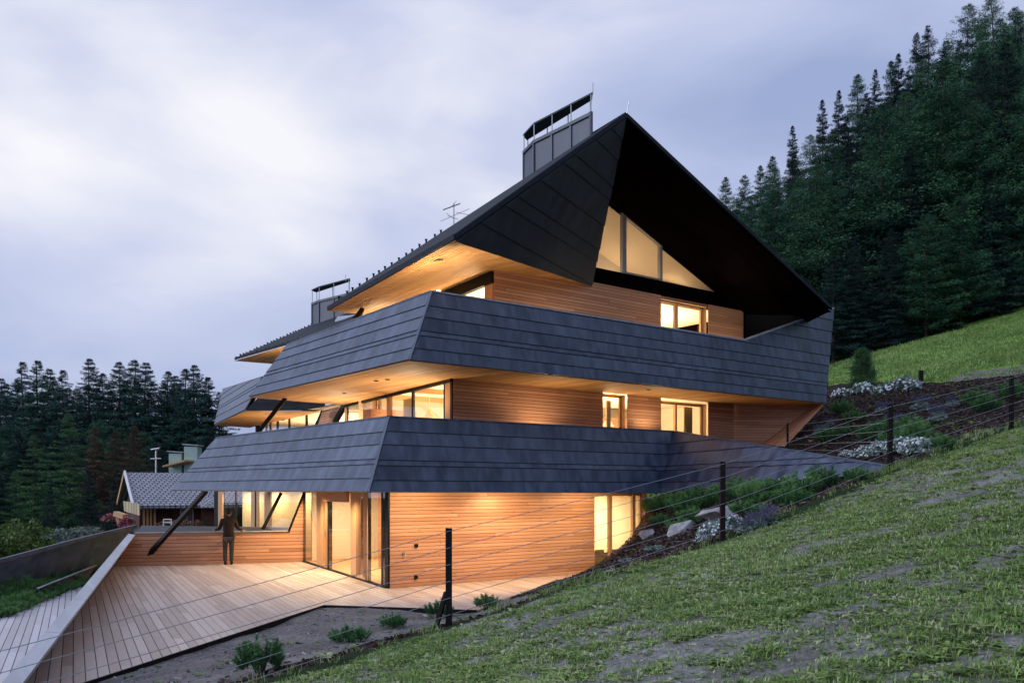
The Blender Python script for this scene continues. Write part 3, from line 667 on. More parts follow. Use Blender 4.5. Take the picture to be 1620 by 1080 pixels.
for x0, x1 in ((351.5, 372), (373.5, 397), (408.5, 418), (428, 482)):
    part('pane', glaz(None, a, b_, x0, x1, -.5, ZS1, 'pane'), 'glass', side)
m = curtain(0, 1, 0, 1, 0)
def side_curtain(px0, px1, off):
    m = MB(); s, e_ = PV(px0, 700, a, b_)+off, PV(px1, 700, a, b_)+off; k = 30
    for i in range(k):
        p, q = s.lerp(e_, i/k)+NF*.03*math.sin(i*1.9), s.lerp(e_, (i+1)/k)+NF*.03*math.sin((i+1)*1.9); m.face([up(p, -.5), up(q, -.5), up(q, ZS1), up(p, ZS1)])
    return m
part('curtain', side_curtain(347, 486, V((.62, .74, 0))*1.1), 'curtain', side)

# ---- steel struts
for p, q, r_ in ((P(221, 893, z=0), P(326, 776, Y=27.2), .125), (P(409, 683, Y=26.3), P(452, 629, Y=27.6), .12), (P(556, 513, Y=24.2), P(573, 490, Y=25.6), .12)):
    m = MB(); beam(m, p, q, r_, r_, DF); part('strut', m, 'black')
# small fittings
def fitting(name, p, s, mat='black', d=.04):
    m = MB(); u = DF*s/2; prism(m, [p-u-V((0, 0, s/2)), p+u-V((0, 0, s/2)), p+u+V((0, 0, s/2)), p-u+V((0, 0, s/2))], NF*d); part(name, m, mat)
fitting('socket_box', P(658, 862.5, n=.03), .09); fitting('socket_box', P(657.5, 912.5, n=.03), .09)
m = MB(); p = P(638.5, 875, n=.03); tube(m, [p, p+NF*.08, p+NF*.09-V((0, 0, .05))], .015, 6); tube(m, [p, p+NF*.01], .04, 10); part('garden_tap', m, 'steel')
def downlight(p, lit=False):
    m = MB(); tube(m, [p, p-V((0, 0, .015))], .06, 14); part('downlight', m, 'lamp' if lit else 'black')
for (px, py) in ((595, 602), (545, 622), (870, 592), (1026, 616), (613, 600)): downlight(P(px, py, z=ZS2-.022))
for (px, py) in ((448, 664),): downlight(P(px, py, z=ZS2-.022))

# ---- rooms: floors, ceilings, partitions
def room(zf, zc, poly, name):
    m = MB(); poly = [V((p.x, p.y, 0)) for p in poly]; n = len(poly); m.face([up(p, zf) for p in poly]); f = part(name+'_floor', m, 'soffit')
    m = MB(); m.face([up(p, zc) for p in poly]); part(name+'_ceiling', m, 'ceil')
def inner(name, a, b_, z0, z1, mat='plaster'):
    m = MB(); d = (b_-a).normalized(); nn = V((-d.y, d.x, 0))*.05; prism(m, [up(a, z0), up(b_, z0), up(b_, z1), up(a, z1)], nn); part(name, m, mat)
gd = (G0a-c0).normalized()
room(.02, ZS1-.03, [c0+DF*.1-NF*.02, W(8.97, -.1, 0), W(9.0, -7, 0), G0a-NF*5, G0a], 'ground_room')
inner('inner_wall', W(5.4, -.2, 0), W(5.4, -7, 0), 0, ZS1-.03)
inner('cupboard_wall', W(2.6, -5.2, 0), W(5.4, -3.6, 0), 0, ZS1-.03, 'larch')
m = MB(); boards(m, [W(5.3, -.3, .02), W(5.3, -6.8, .02), W(5.3, -6.8, 1.1), W(5.3, -.3, 1.1)], seed=60, face_to=W(2, -3, 1), **WB); part('wainscot', m, 'larch')
m = MB(); boxc(m, W(2.4, -1.6, .02), 1.9, .7, .9, .65); part('kitchen_counter', m, 'darkwood'); m = MB(); boxc(m, W(3.2, -4.0, .02), 1.6, .9, .74, .3); part('dining_table', m, 'frame')
inner('inner_wall', W(9.0, -.2, 0), W(9.0, -6, 0), 0, ZS1-.03)
inner('inner_wall', W(5.4, -4.4, 0), W(9, -4.4, 0), 0, ZS1-.03)
inner('inner_wall', W(2.0, -8.7, 0), W(9, -8.7, 0), 0, ZS1-.03)
room(2.74, ZS2+.05, [up(c1, 0)+DF*.1-NF*.02, W(13.2, -.1, 0), W(13.2, -8, 0), G1a-NF*5, G1a], 'first_room')
inner('inner_wall', W(7.2, -.2, 0), W(7.2, -8, 0), 2.7, ZS2+.05)
inner('inner_wall', W(2.6, -6.5, 0), W(7.2, -4.2, 0), 2.7, ZS2+.05)
inner('inner_wall', W(7.2, -4.2, 0), W(13.2, -4.2, 0), 2.7, ZS2+.05)
inner('inner_wall', W(13.2, -.2, 0), W(13.2, -8, 0), 2.7, ZS2+.05)
room(5.62, ZS3+.02, [up(c2, 0)+DF*.1-NF*.02, W(13.6, -.1, 0), W(13.6, -8, 0), G2a-NF*5, G2a], 'second_room')
inner('inner_wall', W(7.0, -.2, 0), W(7.0, -8, 0), 5.6, ZS3)
inner('inner_wall', W(4.2, -5.5, 0), W(7.0, -4.2, 0), 5.6, ZS3)
inner('inner_wall', W(7.0, -4.2, 0), W(13.6, -4.2, 0), 5.6, ZS3)
# attic
m = MB(); m.face([W(4, -.2, ZS3+.2), W(13.6, -.2, ZS3+.2), W(13.6, -3, ZS3+.2), W(4, -3, ZS3+.2)]); part('attic_floor', m, 'soffit')
m = MB(); m.face([W(5.27, -.08, 11.5), W(7.2, -.08, 10.97), W(7.2, -1.5, 10.3), W(5.27, -1.5, 10.8)]); m.face([W(7.2, -.08, 10.97), W(12.9, -.08, slope_z(12.9)-.12), W(12.9, -1.5, 8.42), W(7.2, -1.5, 10.3)]); part('attic_ceiling', m, 'ceil')
m = MB(); m.face([W(5.27, -.08, 11.5), W(2.2, -.1, ZS3+.2), W(2.2, -1.5, ZS3+.2), W(5.27, -1.5, 11.1)]); part('attic_ceiling', m, 'ceil')
m = MB(); m.face([W(2.2, -1.5, 8.4), W(12.9, -1.5, 8.38), W(12.9, -1.5, 8.42), W(7.2, -1.5, 10.3), W(5.27, -1.5, 10.8)]); part('attic_wall', m, 'plaster')
m = MB(); beam(m, W(12.3, -.35, 8.82), W(10.2, -1.4, 8.95), .2, .3); part('attic_beam', m, 'frame')
for t_, n_, z_, l_ in ((3.2, -3.2, 5.28, .55), (9.9, -2.6, 5.28, .5), (4.9, -3.0, 8.27, .5)):
    m = MB(); q = W(t_, n_, z_); tube(m, [q, q-V((0, 0, l_))], .012, 5); tube(m, [q-V((0, 0, l_)), q-V((0, 0, l_+.22))], [.05, .2], 14); part('pendant_lamp', m, 'linen')
for t_, n_, w_, h_ in ((2.9, -5.0, 1.6, 2.1), (6.6, -2.6, .8, 2.2), (11.6, -3.9, 1.4, 2.2)):
    m = MB(); boxc(m, W(t_, n_, 2.75), w_, .5, h_, .65); part('cupboard', m, 'larch')
for t_, n_, w_, h_ in ((6.2, -3.4, 1.2, 2.0), (12.4, -3.6, .9, 2.1)):
    m = MB(); boxc(m, W(t_, n_, 5.65), w_, .5, h_, .65); part('cupboard', m, 'larch')
for k in range(4):
    m = MB(); beam(m, up(c1.lerp(G1a, .05+.25*k), ZS2-.02)-NF*.3+DF*.2, up(c1.lerp(G1a, .05+.25*k), ZS2-.02)-NF*.3+DF*5, .14, .16); part('ceiling_beam', m, 'frame')
m = MB(); s_, e_ = G1a.lerp(c1, .52)+DF*.35, G1a.lerp(c1, .62)+DF*.35
for i in range(16): p, q = s_.lerp(e_, i/16)+NF*.03*math.sin(i*1.9), s_.lerp(e_, (i+1)/16)+NF*.03*math.sin((i+1)*1.9); m.face([up(p, 2.75), up(q, 2.75), up(q, 5.1), up(p, 5.1)])
part('curtain', m, 'curtain')
# bed behind the low window
m = MB(); boxc(m, W(7.9, -1.5, .05), 1.5, 2.0, .35, math.atan2(DF.y, DF.x)); bd = part('bed', m, 'linen')
m = MB(); c = W(7.9, -1.5, .4); rz = math.atan2(DF.y, DF.x)
for k in range(5): boxc(m, c+DF*(-.6+.3*k)+V((0, 0, 0)), .34, 1.9, .16+.05*math.sin(k*2.3), rz)
part('duvet', m, 'linen', bd)
# rear unit rooms (kept simple: back wall and ceilings)
a, b_ = P(345, 800, Y=37.5), P(482, 800, Y=34.5)
inner('rear_room_wall', a+V((1.5, 2.2, 0)), b_+V((2, 2, 0)), -.5, ZS1); inner('rear_room_wall', P(404, 700, Y=40.5)+V((2.8, 1.5, 0)), P(512, 700, Y=33)+V((2.8, 1.5, 0)), 2.7, ZS2)
m = MB(); m.face([P(404, 672, z=ZS2+.03), P(514, 650, z=ZS2+.03), P(514, 650, z=ZS2+.03)+V((4, 2, 0)), P(404, 672, z=ZS2+.03)+V((4, 3, 0))]); part('rear_ceiling', m, 'ceil')
m = MB(); m.face([P(404, 700, Y=40)*1, P(514, 700, Y=32.5), P(514, 700, Y=32.5)+V((4, 2, 0)), P(404, 700, Y=40)+V((4, 3, 0))]); m.v = [(x, y, 2.7) for x, y, z in m.v]; part('rear_floor', m, 'soffit')

# ------------------------------------------------------------------ lamps of the house and added fill lamps
def lamp(p, watts, r=.15, col=(1, .66, .32), spot=None, aim=None):
    l = bpy.data.lights.new('lamp', 'SPOT' if spot else 'POINT'); l.energy = watts; l.shadow_soft_size = r; l.color = col
    if spot: l.spot_size = R(spot); l.spot_blend = .6
    o = bpy.data.objects.new('house_or_fill_lamp', l); COL.objects.link(o); o.location = p
    if aim is not None: o.rotation_euler = (V(aim)-V(p)).to_track_quat('-Z', 'Y').to_euler()
    o.parent = house; o.matrix_parent_inverse = house.matrix_basis.inverted(); return o
WARM = (1, .70, .39); SOFT = (1, .76, .46)
def panel(p, watts, size=1.4, upw=False, col=SOFT):
    l = bpy.data.lights.new('lamp', 'AREA'); l.energy = watts; l.size = size; l.color = col
    o = bpy.data.objects.new('house_or_fill_lamp', l); COL.objects.link(o); o.location = p
    if upw: o.rotation_euler = (math.pi, 0, 0)
    o.parent = house; o.matrix_parent_inverse = house.matrix_basis.inverted()
panel(W(2.6, -2.3, 2.3), 170); panel(W(3.0, -6.8, 2.3), 150); panel(W(1.4, -4.2, 2.3), 100, .8); panel(W(7.4, -2.2, 2.3), 170)
panel(W(4.4, -2.2, 3.4), 260, 1.6, True); panel(W(2.9, -4.9, 3.4), 240, 1.4, True); panel(W(10.4, -2.4, 3.2), 110, 1.4, True); panel(W(8.2, -1.8, 3.2), 230, 1.0, True)
panel(W(5.0, -2.0, 6.3), 330, 1.4, True); panel(W(10.8, -2.3, 6.3), 460, 1.6, True)
lamp(W(9.0, -.75, 8.75), 26, .1, SOFT); lamp(W(7.2, -.75, 8.8), 26, .1, SOFT); lamp(W(11.0, -.8, 8.7), 12, .1, SOFT)
q = P(440, 700, Y=37)+V((2.2, .3, 0)); panel((q.x, q.y, 3.4), 200, 1.2, True); q = P(480, 700, Y=34)+V((1.6, .3, 0)); panel((q.x, q.y, 3.4), 140, 1.0, True)
for px_ in (362, 405, 450):
    q = PV(px_, 800, P(345, 800, Y=35.5), P(482, 800, Y=31.8))+V((.64, .76, 0))*.55; panel((q.x, q.y, 2.3), 38, .6)
# soffit downlights over the terrace wall and deck, added wall fill, balcony uplights
q = W(3.0, .62, ZS1-.04); lamp(q, 42, .05, WARM, 150, q-V((0, 0, 1))-NF*.35)
for t_, n_, w_ in ((.7, 1.55, 225), (3.4, 1.6, 220), (6.1, 1.55, 205)):  # strong fill spots added under the soffit to light the wall evenly
    q = W(t_, n_, ZS1-.04); lamp(q, w_, .05, WARM, 160, q-V((0, 0, 1))-NF*.6)
for s_ in (.28, .62, .93):
    q = c0.lerp(G0a, s_)+V((-.75, -.35, ZS1-.05)); lamp(q, 230, .05, WARM, 155, q-V((0, 0, 1)))
q = P(1000, 700, n=.8); q.z = ZS2-.3; 
lamp(P2t+DF*.5-NF*.5+V((0, 0, -.25)), 190, .05, SOFT, 165, P2t+DF*.6-NF*.9+V((0, 0, 3)))
q = c1.lerp(G1a, .15)+V((-.5, -.35, 4.0)); lamp(q, 160, .05, SOFT, 160, q+V((0, 0, 3)))
q = c1.lerp(G1a, .8)+V((-.6, -.35, 4.0)); lamp(q, 150, .05, SOFT, 160, q+V((0, 0, 3)))
q = up(c2, 0)+d2*5.5+V((-.6, -.35, 6.9)); lamp(q, 190, .05, SOFT, 165, q+V((0, 0, 3)))
for t_ in (5.2, 9.5, 12.6): q = W(t_, 1.25, 6.35); lamp(q, 48, .05, SOFT, 165, q+V((0, 0, 1.2))-NF*1.4)  # fill lamps added behind the parapet to brighten the upper wall
q = W(4.6, .9, 3.9); lamp(q, 70, .05, SOFT, 160, q+V((0, 0, 3))-NF*.6)
q = W(8.9, .7, 4.0); lamp(q, 60, .05, SOFT, 160, q+V((0, 0, 3)))
q = P(430, 690, Y=34); q.z = 4.0; lamp(q, 80, .05, SOFT, 165, q+V((0, 0, 3)))
q = P(470, 560, Y=33); q.z = 6.6; lamp(q, 120, .05, SOFT, 165, q+V((0, 0, 3)))
m = MB(); p_ = P(694, 459, Y=20.9); tube(m, [p_, p_-V((0, 0, .08))], .05, 12); part('balcony_lamp', m, 'lamp')

# ------------------------------------------------------------------ terrace
dd = (c0-G0a).normalized()
TBL, TBR = P(182, 895, z=0), G0a.copy(); NR = P(33, 1083, z=0)
deck = MB(); de = [TBL, P(20, 1084, z=0), P(120, 1084, z=0), P(512, 957, z=0), P(755, 965, z=0), P(880, 916, z=0), W(7.0, .05, 0), c0, TBR]
boards(deck, [p-V((0, 0, .03)) for p in [TBL, NR, de[2], de[3], c0+V((-.0, -.0, 0)), TBR]], along=dd, pitch=.145, gap=.012, thick=.028, lens=(3, 5), seed=101)
boards(deck, [p-V((0, 0, .03)) for p in [c0, de[3], de[4], de[5], W(7.3, .9, 0), W(7.3, .02, 0)]], along=dd, pitch=.145, gap=.012, thick=.028, lens=(3, 5), seed=102)
o = deck.build('terrace_deck', M['deck']); tag(o, kind='structure')
eb = MB()
for a, b_ in ((de[2], de[3]), (de[3], de[4])): 
    d = (b_-a).normalized(); s = V((d.y, -d.x, 0)); prism(eb, [a-V((0, 0, .10)), b_-V((0, 0, .10)), b_+V((0, 0, .012)), a+V((0, 0, .012))], s*.025)
o = eb.build('deck_edging', M['black']); tag(o, kind='structure')
# timber parapet wall at the back of the terrace
tw = empty('terrace_parapet', tuple(TBL), label='waist high larch boarded wall closing the far side of the terrace', cat='wall')
pt = lambda p, z: V((p.x, p.y, z))
dW = (TBR-TBL).normalized(); ZP = 1.02
m = MB(); Cd0, Cd1 = PV(456, 842, TBL, TBR), PV(481, 779, TBL, TBR)
boards(m, [TBL, TBR, pt(TBR, ZS1), Cd1, Cd0, pt(PV(214, 845, TBL, TBR), ZP)], seed=111, pitch=.115, gap=.012, lap=.004, thick=.022, lens=(2.2, 4.5))
m.build('boarding', M['larch'], tw, world=True)
m = MB(); back = V((-dW.y, dW.x, 0)); TBL_ = PV(213, 845, TBL, TBR); prism(m, [pt(TBL_, ZP)-back*.06, pt(Cd0, ZP)-back*.06, pt(Cd0, ZP)+back*.10, pt(TBL_, ZP)+back*.10], V((0, 0, .03))); m.build('coping', M['zinc'], tw, world=True)
m = MB(); a, b_ = P(216, 842, Y=29.3), PV(456, 842, TBL, TBR)+back*.3
boards(m, [pt(TBL_, .98)+back*.12, pt(Cd0, .98)+back*.12, P(456, 834.5, Y=31.3), P(224, 829.5, Y=30.6)], joints=[0, 1], lens=(3, 4), thick=.02, seed=112, face_to=(-9, 20, 20)); m.build('outer_coping', M['slate_dark'], tw, world=True)
m = MB(); F0, F1 = PV(416, 838, TBL, TBR), PV(446, 779, TBL, TBR)
beam(m, F0+back*.5, F1+back*.5, .11, .11, back); beam(m, Cd0+back*.02, Cd1+back*.02, .07, .10, back); m.build('window_frame', M['black'], tw, world=True)
m = MB(); m.face([F0+back*.5, Cd0+back*.05, Cd1+back*.05, F1+back*.5]); m.build('pane', M['glass'], tw, world=True)
# zinc capped sloping wall on the left
lw = empty('sloping_wall', tuple(NR), label='long low parapet with broad pale metal coping along the left side of the terrace deck', cat='wall')
TL0, TL1 = P(214, 845, z=1.0), P(203, 843.8, z=1.0)
NL0, NL1 = P(31, 1086, z=.55), P(-3, 1086, z=.55)
m = MB(); 
k = 7
for i in range(k):
    s0, s1 = i/k+.0006, (i+1)/k-.0006
    prism(m, [TL0.lerp(NL0, s0), TL0.lerp(NL0, s1), TL1.lerp(NL1, s1), TL1.lerp(NL1, s0)], V((0, 0, -.04)), random.random())
m.build('coping', M['zinc'], lw, world=True)
m = MB(); dn = V((0, 0, .045)); BN, BF = P(17, 1086, z=-.08), P(178, 894, z=-.03); boards(m, [TL0-dn, BN, BF], seed=115, pitch=.115, gap=.012, thick=.0, lens=(2, 4)); boards(m, [TL0-dn, NL0-dn, BN], seed=113, pitch=.115, gap=.012, thick=.0, lens=(2, 4)); m.build('inner_boarding', M['larch'], lw, world=True)
m = MB(); m.face([TL1-dn, NL1-dn, BN+V((-.12, 0, -.6)), BF+V((-.15, .05, -.6))]);  m.build('outer_face', M['slate'], lw, world=True)
# lower deck outside
ZL = -.62
ld = MB(); boards(ld, [P(-420, 1128, z=ZL), P(135, 922, z=ZL), P(40, 1100, z=ZL), P(-200, 1240, z=ZL)], along=dd, pitch=.145, gap=.014, thick=.028, lens=(1.5, 4), seed=121)
o = ld.build('lower_deck', wood('bleached deck boards', (.40, .36, .36), (.58, .55, .56), .6, .3)); tag(o, kind='structure')

ORD = 'first second third fourth fifth sixth seventh eighth ninth tenth eleventh twelfth thirteenth fourteenth fifteenth sixteenth seventeenth eighteenth nineteenth twentieth'.split()
# ------------------------------------------------------------------ foliage builders
def soup(name, tris, tones, mat, quads=False):
    """many small faces in one mesh; tris (n,3|4,3)"""
    k = tris.shape[1]; n = len(tris); me = bpy.data.meshes.new(name); me.vertices.add(n*k); me.vertices.foreach_set('co', tris.astype(np.float32).ravel())
    me.loops.add(n*k); me.loops.foreach_set('vertex_index', np.arange(n*k, dtype=np.int32)); me.polygons.add(n); me.polygons.foreach_set('loop_start', np.arange(n, dtype=np.int32)*k)
    me.update(); a = me.attributes.new('tone', 'FLOAT', 'FACE'); a.data.foreach_set('value', tones.astype(np.float32)); me.materials.append(mat); return me
MF = dict(
    spruce=toned('spruce needles', [(0, (.004, .012, .014)), (.5, (.011, .029, .028)), (1, (.026, .056, .044))], .7, .15, 1.5, .4),
    bright=toned('fresh conifer needles', [(0, (.016, .045, .022)), (.5, (.045, .115, .045)), (1, (.095, .20, .07))], .7, .15, 1.5, .4),
    valley=toned('haze tinted valley needles', [(0, (.012, .036, .034)), (.5, (.030, .080, .064)), (1, (.060, .14, .088))], .7, .15, 1.5, .4),  # aerial haze is partly put into this bluish green
    larch=toned('larch needles', [(0, (.011, .036, .026)), (.5, (.032, .092, .050)), (1, (.072, .165, .072))], .7, .15, 1.5, .4),
    brown=toned('browning needles', [(0, (.018, .014, .010)), (.5, (.075, .048, .034)), (1, (.14, .08, .052))], .8, .1, 1.5, .4),
    pine=toned('mountain pine needles', [(0, (.018, .055, .020)), (.5, (.060, .165, .050)), (1, (.17, .32, .10))], .6, .2, 20, .3),
    shrub=toned('garden shrub leaves', [(0, (.015, .035, .010)), (.5, (.05, .10, .025)), (1, (.12, .20, .05))], .6, .2, 8, .3),
    grass=toned('meadow grass', [(0, (.085, .135, .042)), (.45, (.185, .29, .075)), (.8, (.32, .44, .13)), (1, (.47, .50, .28))], .6, .2, 2, .2, .25),
    straw=toned('dry stalks', [(0, (.10, .09, .07)), (1, (.34, .31, .24))], .8, .1),
    bark=plain('tree bark', (.06, .045, .038), .9, .1, 0, .3, 4, .4),
    petal=toned('white petals', [(0, (.30, .34, .34)), (1, (.66, .70, .72))], .8, .1),
    silver=toned('silvery leaves', [(0, (.10, .15, .12)), (1, (.26, .32, .27))], .8, .1),
    lavender=toned('lavender flowers', [(0, (.05, .055, .09)), (1, (.15, .15, .25))], .8, .1),
    pink=toned('pink flowers', [(0, (.25, .03, .08)), (1, (.62, .16, .28))], .8, .1),
    bark_chips=toned('bark chips', [(0, (.012, .008, .007)), (.6, (.055, .034, .030)), (1, (.16, .115, .10))], .9, .1),
    clod=toned('stones and clods', [(0, (.12, .11, .105)), (1, (.38, .36, .35))], .95, .1),
)
def unit(a): return a/np.maximum(np.linalg.norm(a, axis=-1, keepdims=True), 1e-9)
def conifer(seed, H, Rm, kind='spruce', low=.06, quads=9000):
    r = np.random.RandomState(seed); P_, T_ = [], []
    nb = int(H*17); Z = low + (1-low)*(1-(1-np.sort(r.rand(nb)))**1.35)
    per = max(10, quads//nb*1.5)
    for z in Z:
        az = r.rand()*6.283; prof = (1-z)**(.78 if kind == 'spruce' else .60)
        if kind != 'spruce': prof *= min(1, .45+z*1.6)
        Lb = Rm*(prof*(.5+.62*r.rand())*(1+.16*math.sin(az*3+seed+z*9)) + .03); zz = z*H
        n = max(7, int(per*(.22+1.1*prof))); s = r.rand(n)**.7*.98+.02
        droop = (.38 if kind == 'spruce' else .16)*(1-z) + .10*r.randn(); tipup = .12 if kind == 'spruce' else .22
        d = np.array([math.cos(az), math.sin(az)]); side = np.array([-d[1], d[0]])
        wd = (Lb*.30*(1-s*.7)+.05)*r.randn(n)*.75
        x = s*Lb; c = np.stack([d[0]*x+side[0]*wd, d[1]*x+side[1]*wd, zz - droop*x + tipup*x*s - np.abs(r.rand(n))*(.28 if kind == 'spruce' else .34)*(.4+prof)], 1)
        sz = (.12+.12*r.rand(n))*(.24+.85*prof)
        dirv = unit(np.stack([d[0]+.9*r.randn(n), d[1]+.9*r.randn(n), -.7+.55*r.randn(n)], 1)); o2 = unit(np.cross(dirv, r.randn(n, 3)))
        a = c - o2*sz[:, None]*.24; b = c + o2*sz[:, None]*.24; e_ = c + dirv*sz[:, None]*1.7
        P_.append(np.stack([a, b, e_], 1)); tb = .5 + .22*r.randn(); T_.append(np.clip(tb + .14*r.randn(n) + .22*(s-.6), 0, 1))
    return np.concatenate(P_), np.concatenate(T_)
def trunk_mesh(name, H, r0, seed, bare=0.0):
    r = random.Random(seed); m = MB(); k = 7
    pts = [(r.uniform(-.05, .05)*i*.3, r.uniform(-.05, .05)*i*.3, H*.985*i/k) for i in range(k+1)]; pts[0] = (0, 0, -.8)
    tube(m, pts, [r0*(1.25 if i == 0 else 1)*(1-i/k*.93) for i in range(k+1)], 7)
    for i in range(14):
        z = H*r.uniform(.08, .7); a = r.uniform(0, 6.28); l = r.uniform(.6, 1.6)*(1-z/H)+.4
        tube(m, [(0, 0, z), (math.cos(a)*l, math.sin(a)*l, z-.1*l)], [.035, .012], 4)
    me_o = m.build(name, MF['bark']); me = me_o.data; bpy.data.objects.remove(me_o); return me
TREES = {}
for key, kind, H, Rm, low, mat in (('s1', 'spruce', 20, 3.1, .05, 'spruce'), ('s2', 'spruce', 20, 2.5, .10, 'spruce'), ('s3', 'spruce', 20, 3.6, .04, 'spruce'), ('l1', 'larch', 20, 3.4, .05, 'larch'), ('l2', 'larch', 20, 4.0, .04, 'larch'),
                                ('l3', 'larch', 20, 2.9, .06, 'larch'), ('t1', 'spruce', 20, 2.7, .10, 'valley'), ('t2', 'spruce', 20, 3.1, .13, 'valley'), ('b1', 'spruce', 20, 3.6, .05, 'brown'), ('g1', 'spruce', 20, 3.8, .04, 'bright')):
    sd = sum(map(ord, key)); tr, tn_ = conifer(sd, H, Rm*1.28, kind, low, 40000)
    TREES[key] = (soup('crown', tr, tn_, MF[mat]), trunk_mesh('trunk', H, .24, sd))
def tree(px, Y, top_y, key, name, label, group, base=None, rz=None, wide=1.0):
    r_ = ray(px, top_y); x = r_.x*Y; ztop = CZ + r_.z*Y; zb = tz(x, Y) if base is None else base
    H = ztop-zb; s = H/20*1.0
    o = empty(name, (x, Y, zb), random.uniform(0, 6.28) if rz is None else rz, label=label, cat='tree', group=group)
    ws = max(s, .55)*wide*random.uniform(.92, 1.08) if H > 9 else s*wide
    for nm, me in (('crown', TREES[key][0]), ('trunk', TREES[key][1])):
        c = bpy.data.objects.new(nm, me); COL.objects.link(c); c.parent = o; c.scale = (ws, ws, s)
    return o
KN = {'g': 'spruce_tree', 's': 'spruce_tree', 'l': 'larch_tree', 't': 'pine_tree', 'b': 'spruce_tree'}
# skyline of the right hand forest: tree top rows in photo pixels
def sky_y(px): return np.interp(px, [1100, 1150, 1200, 1255, 1300, 1350, 1400, 1430, 1465, 1520, 1560, 1620, 1700], [315, 285, 262, 200, 165, 122, 98, 70, 40, 12, -5, -25, -60])
G_R = 'trees of the forest on the right hillside'
rows = [
 # skyline trees, each one can be told from the others
 (1148, 112, 280, 'l3', 'pale narrow larch at the low left end of the right hand forest skyline'), (1178, 110, 277, 'l1', 'second larch from the left on the right hand skyline, rounded top'),
 (1203, 108, 262, 'l3', 'slim larch on the skyline just left of the lone dark pointed spruce'), (1222, 106, 247, 'l3', 'feathery larch peeking up beside the lone pointed spruce on the skyline'),
 (1254, 100, 199, 's2', 'lone dark pointed spruce standing clear above the lower skyline, layered branches'), (1301, 100, 158, 's2', 'dark spire spruce on the skyline, first of the close pair'),
 (1327, 101, 143, 's2', 'dark spire spruce on the skyline, second of the close pair'), (1357, 100, 118, 'l3', 'pale larch between dark spires in the middle of the skyline'),
 (1385, 99, 110, 's2', 'thin dark spruce spire at the middle of the right skyline'), (1410, 100, 97, 'l3', 'light larch top left of the broad double spruce on the skyline'),
 (1421, 97, 85, 's2', 'very thin dark spire beside the broad double spruce'), (1450, 95, 52, 's1', 'left top of the broad dark double spruce on the skyline'),
 (1468, 95, 41, 's3', 'right taller top of the broad dark double spruce on the skyline'), (1496, 96, 65, 'l1', 'green larch filling the dip right of the double spruce'),
 (1531, 90, 8, 'l2', 'tall larch at the upper right corner, left of the highest crown'), (1569, 88, -4, 'l2', 'highest larch crown touching the top edge of the photo'), (1606, 90, 12, 'l1', 'tall larch at the right edge near the top of the photo')]
for px, Y, ty, key, lb in rows: tree(px, Y, ty, key, KN[key[0]], lb, G_R)
rnd = random.Random(12)
G_BACK, G_MID, G_FRONT = 'dark conifers packed behind the front larches on the right', 'mid height conifers inside the right hand forest', 'conifers lining the meadow edge'
for i in range(18):
    px = 1165 + i*30 + rnd.uniform(-7, 7); ky = rnd.choice(['s1', 's3', 'l1', 's1', 'l2'])
    tree(px, 93+rnd.uniform(-2, 3), float(sky_y(px))+38+rnd.uniform(-6, 24), ky, KN[ky[0]], ORD[i]+' conifer from the left in the packed row just below the right skyline', G_BACK)
for i in range(13):
    px = 1180 + i*41 + rnd.uniform(-8, 8); ky = rnd.choice(['l1', 'l2', 's3', 'l2'])
    tree(px, 84+rnd.uniform(-2, 2), float(sky_y(px))+92+rnd.uniform(-15, 20), ky, KN[ky[0]], ORD[i]+' conifer from the left in the half hidden middle row of the right forest', G_MID, wide=1.15)
for px, Y, ty, key, lb in ((1225, 74, 300, 'l1', 'larch right behind the falling edge of the gable roof'), (1292, 73, 262, 'l2', 'broad light green larch above the tip of the gable roof'), (1345, 72, 300, 's3', 'dark spruce between two broad larches above the young pine'),
        (1395, 73, 165, 'l2', 'tallest broad larch in the middle of the forest front'), (1440, 70, 235, 's3', 'dark spruce in the forest front left of the tall pale larch'), (1492, 72, 95, 'l1', 'very tall pale larch in the right part of the forest front'),
        (1545, 69, 160, 'l1', 'larch with drooping branches at the meadow edge, far right'), (1590, 71, 70, 's3', 'dark tall spruce near the right edge of the photo'), (1632, 68, 130, 'l2', 'larch cut by the right edge of the photo'), (1680, 68, 60, 's3', 'dark spruce just past the right edge')):
    tree(px, Y, ty, key, KN[key[0]], lb, G_FRONT, wide=1.5)
for i, px in enumerate((1318, 1352, 1410, 1465, 1520, 1570, 1612)):
    tree(px, 66.5+rnd.uniform(-.6, .8), 385-i*16+rnd.uniform(-20, 20), rnd.choice(['s3', 'l2', 's1']), 'spruce_tree', ORD[i]+' low dark conifer from the left along the meadow edge of the forest', 'low conifers along the forest edge', wide=1.35)
# left hand forest across the valley
G_L = 'tall conifers across the valley on the left'
left = [(2, 98, 598, 't2', 'dark conifer cut by the left edge of the photo'), (36, 112, 572, 't1', 'first high rounded crown from the left edge, in the left forest'), (60, 110, 570, 't1', 'dark pointed crown close beside the first high rounded one'), (78, 114, 583, 't2', 'small crown between two taller ones in the left forest'),
        (100, 106, 585, 't1', 'dark round topped conifer left of the gap of sky'), (142, 106, 567, 't2', 'tall broad conifer standing alone right of the gap of sky'), (163, 110, 590, 't1', 'shorter conifer right of the tall broad one'), (188, 108, 572, 't2', 'slender tall conifer near the middle of the left forest'),
        (212, 107, 569, 't2', 'highest conifer right of the middle of the left forest'), (231, 106, 573, 't2', 'broad round conifer beside the highest one'), (266, 108, 587, 't1', 'slim conifer with sky showing between its branches'), (278, 112, 594, 't2', 'thin conifer hidden behind the slim see through one'), (293, 106, 583, 't1', 'tall conifer, third from the right end of the left forest'),
        (308, 105, 577, 't2', 'tall dark conifer, second from the right end of the left forest'), (329, 107, 596, 's2', 'last conifer at the right end of the left forest with sweeping branches')]
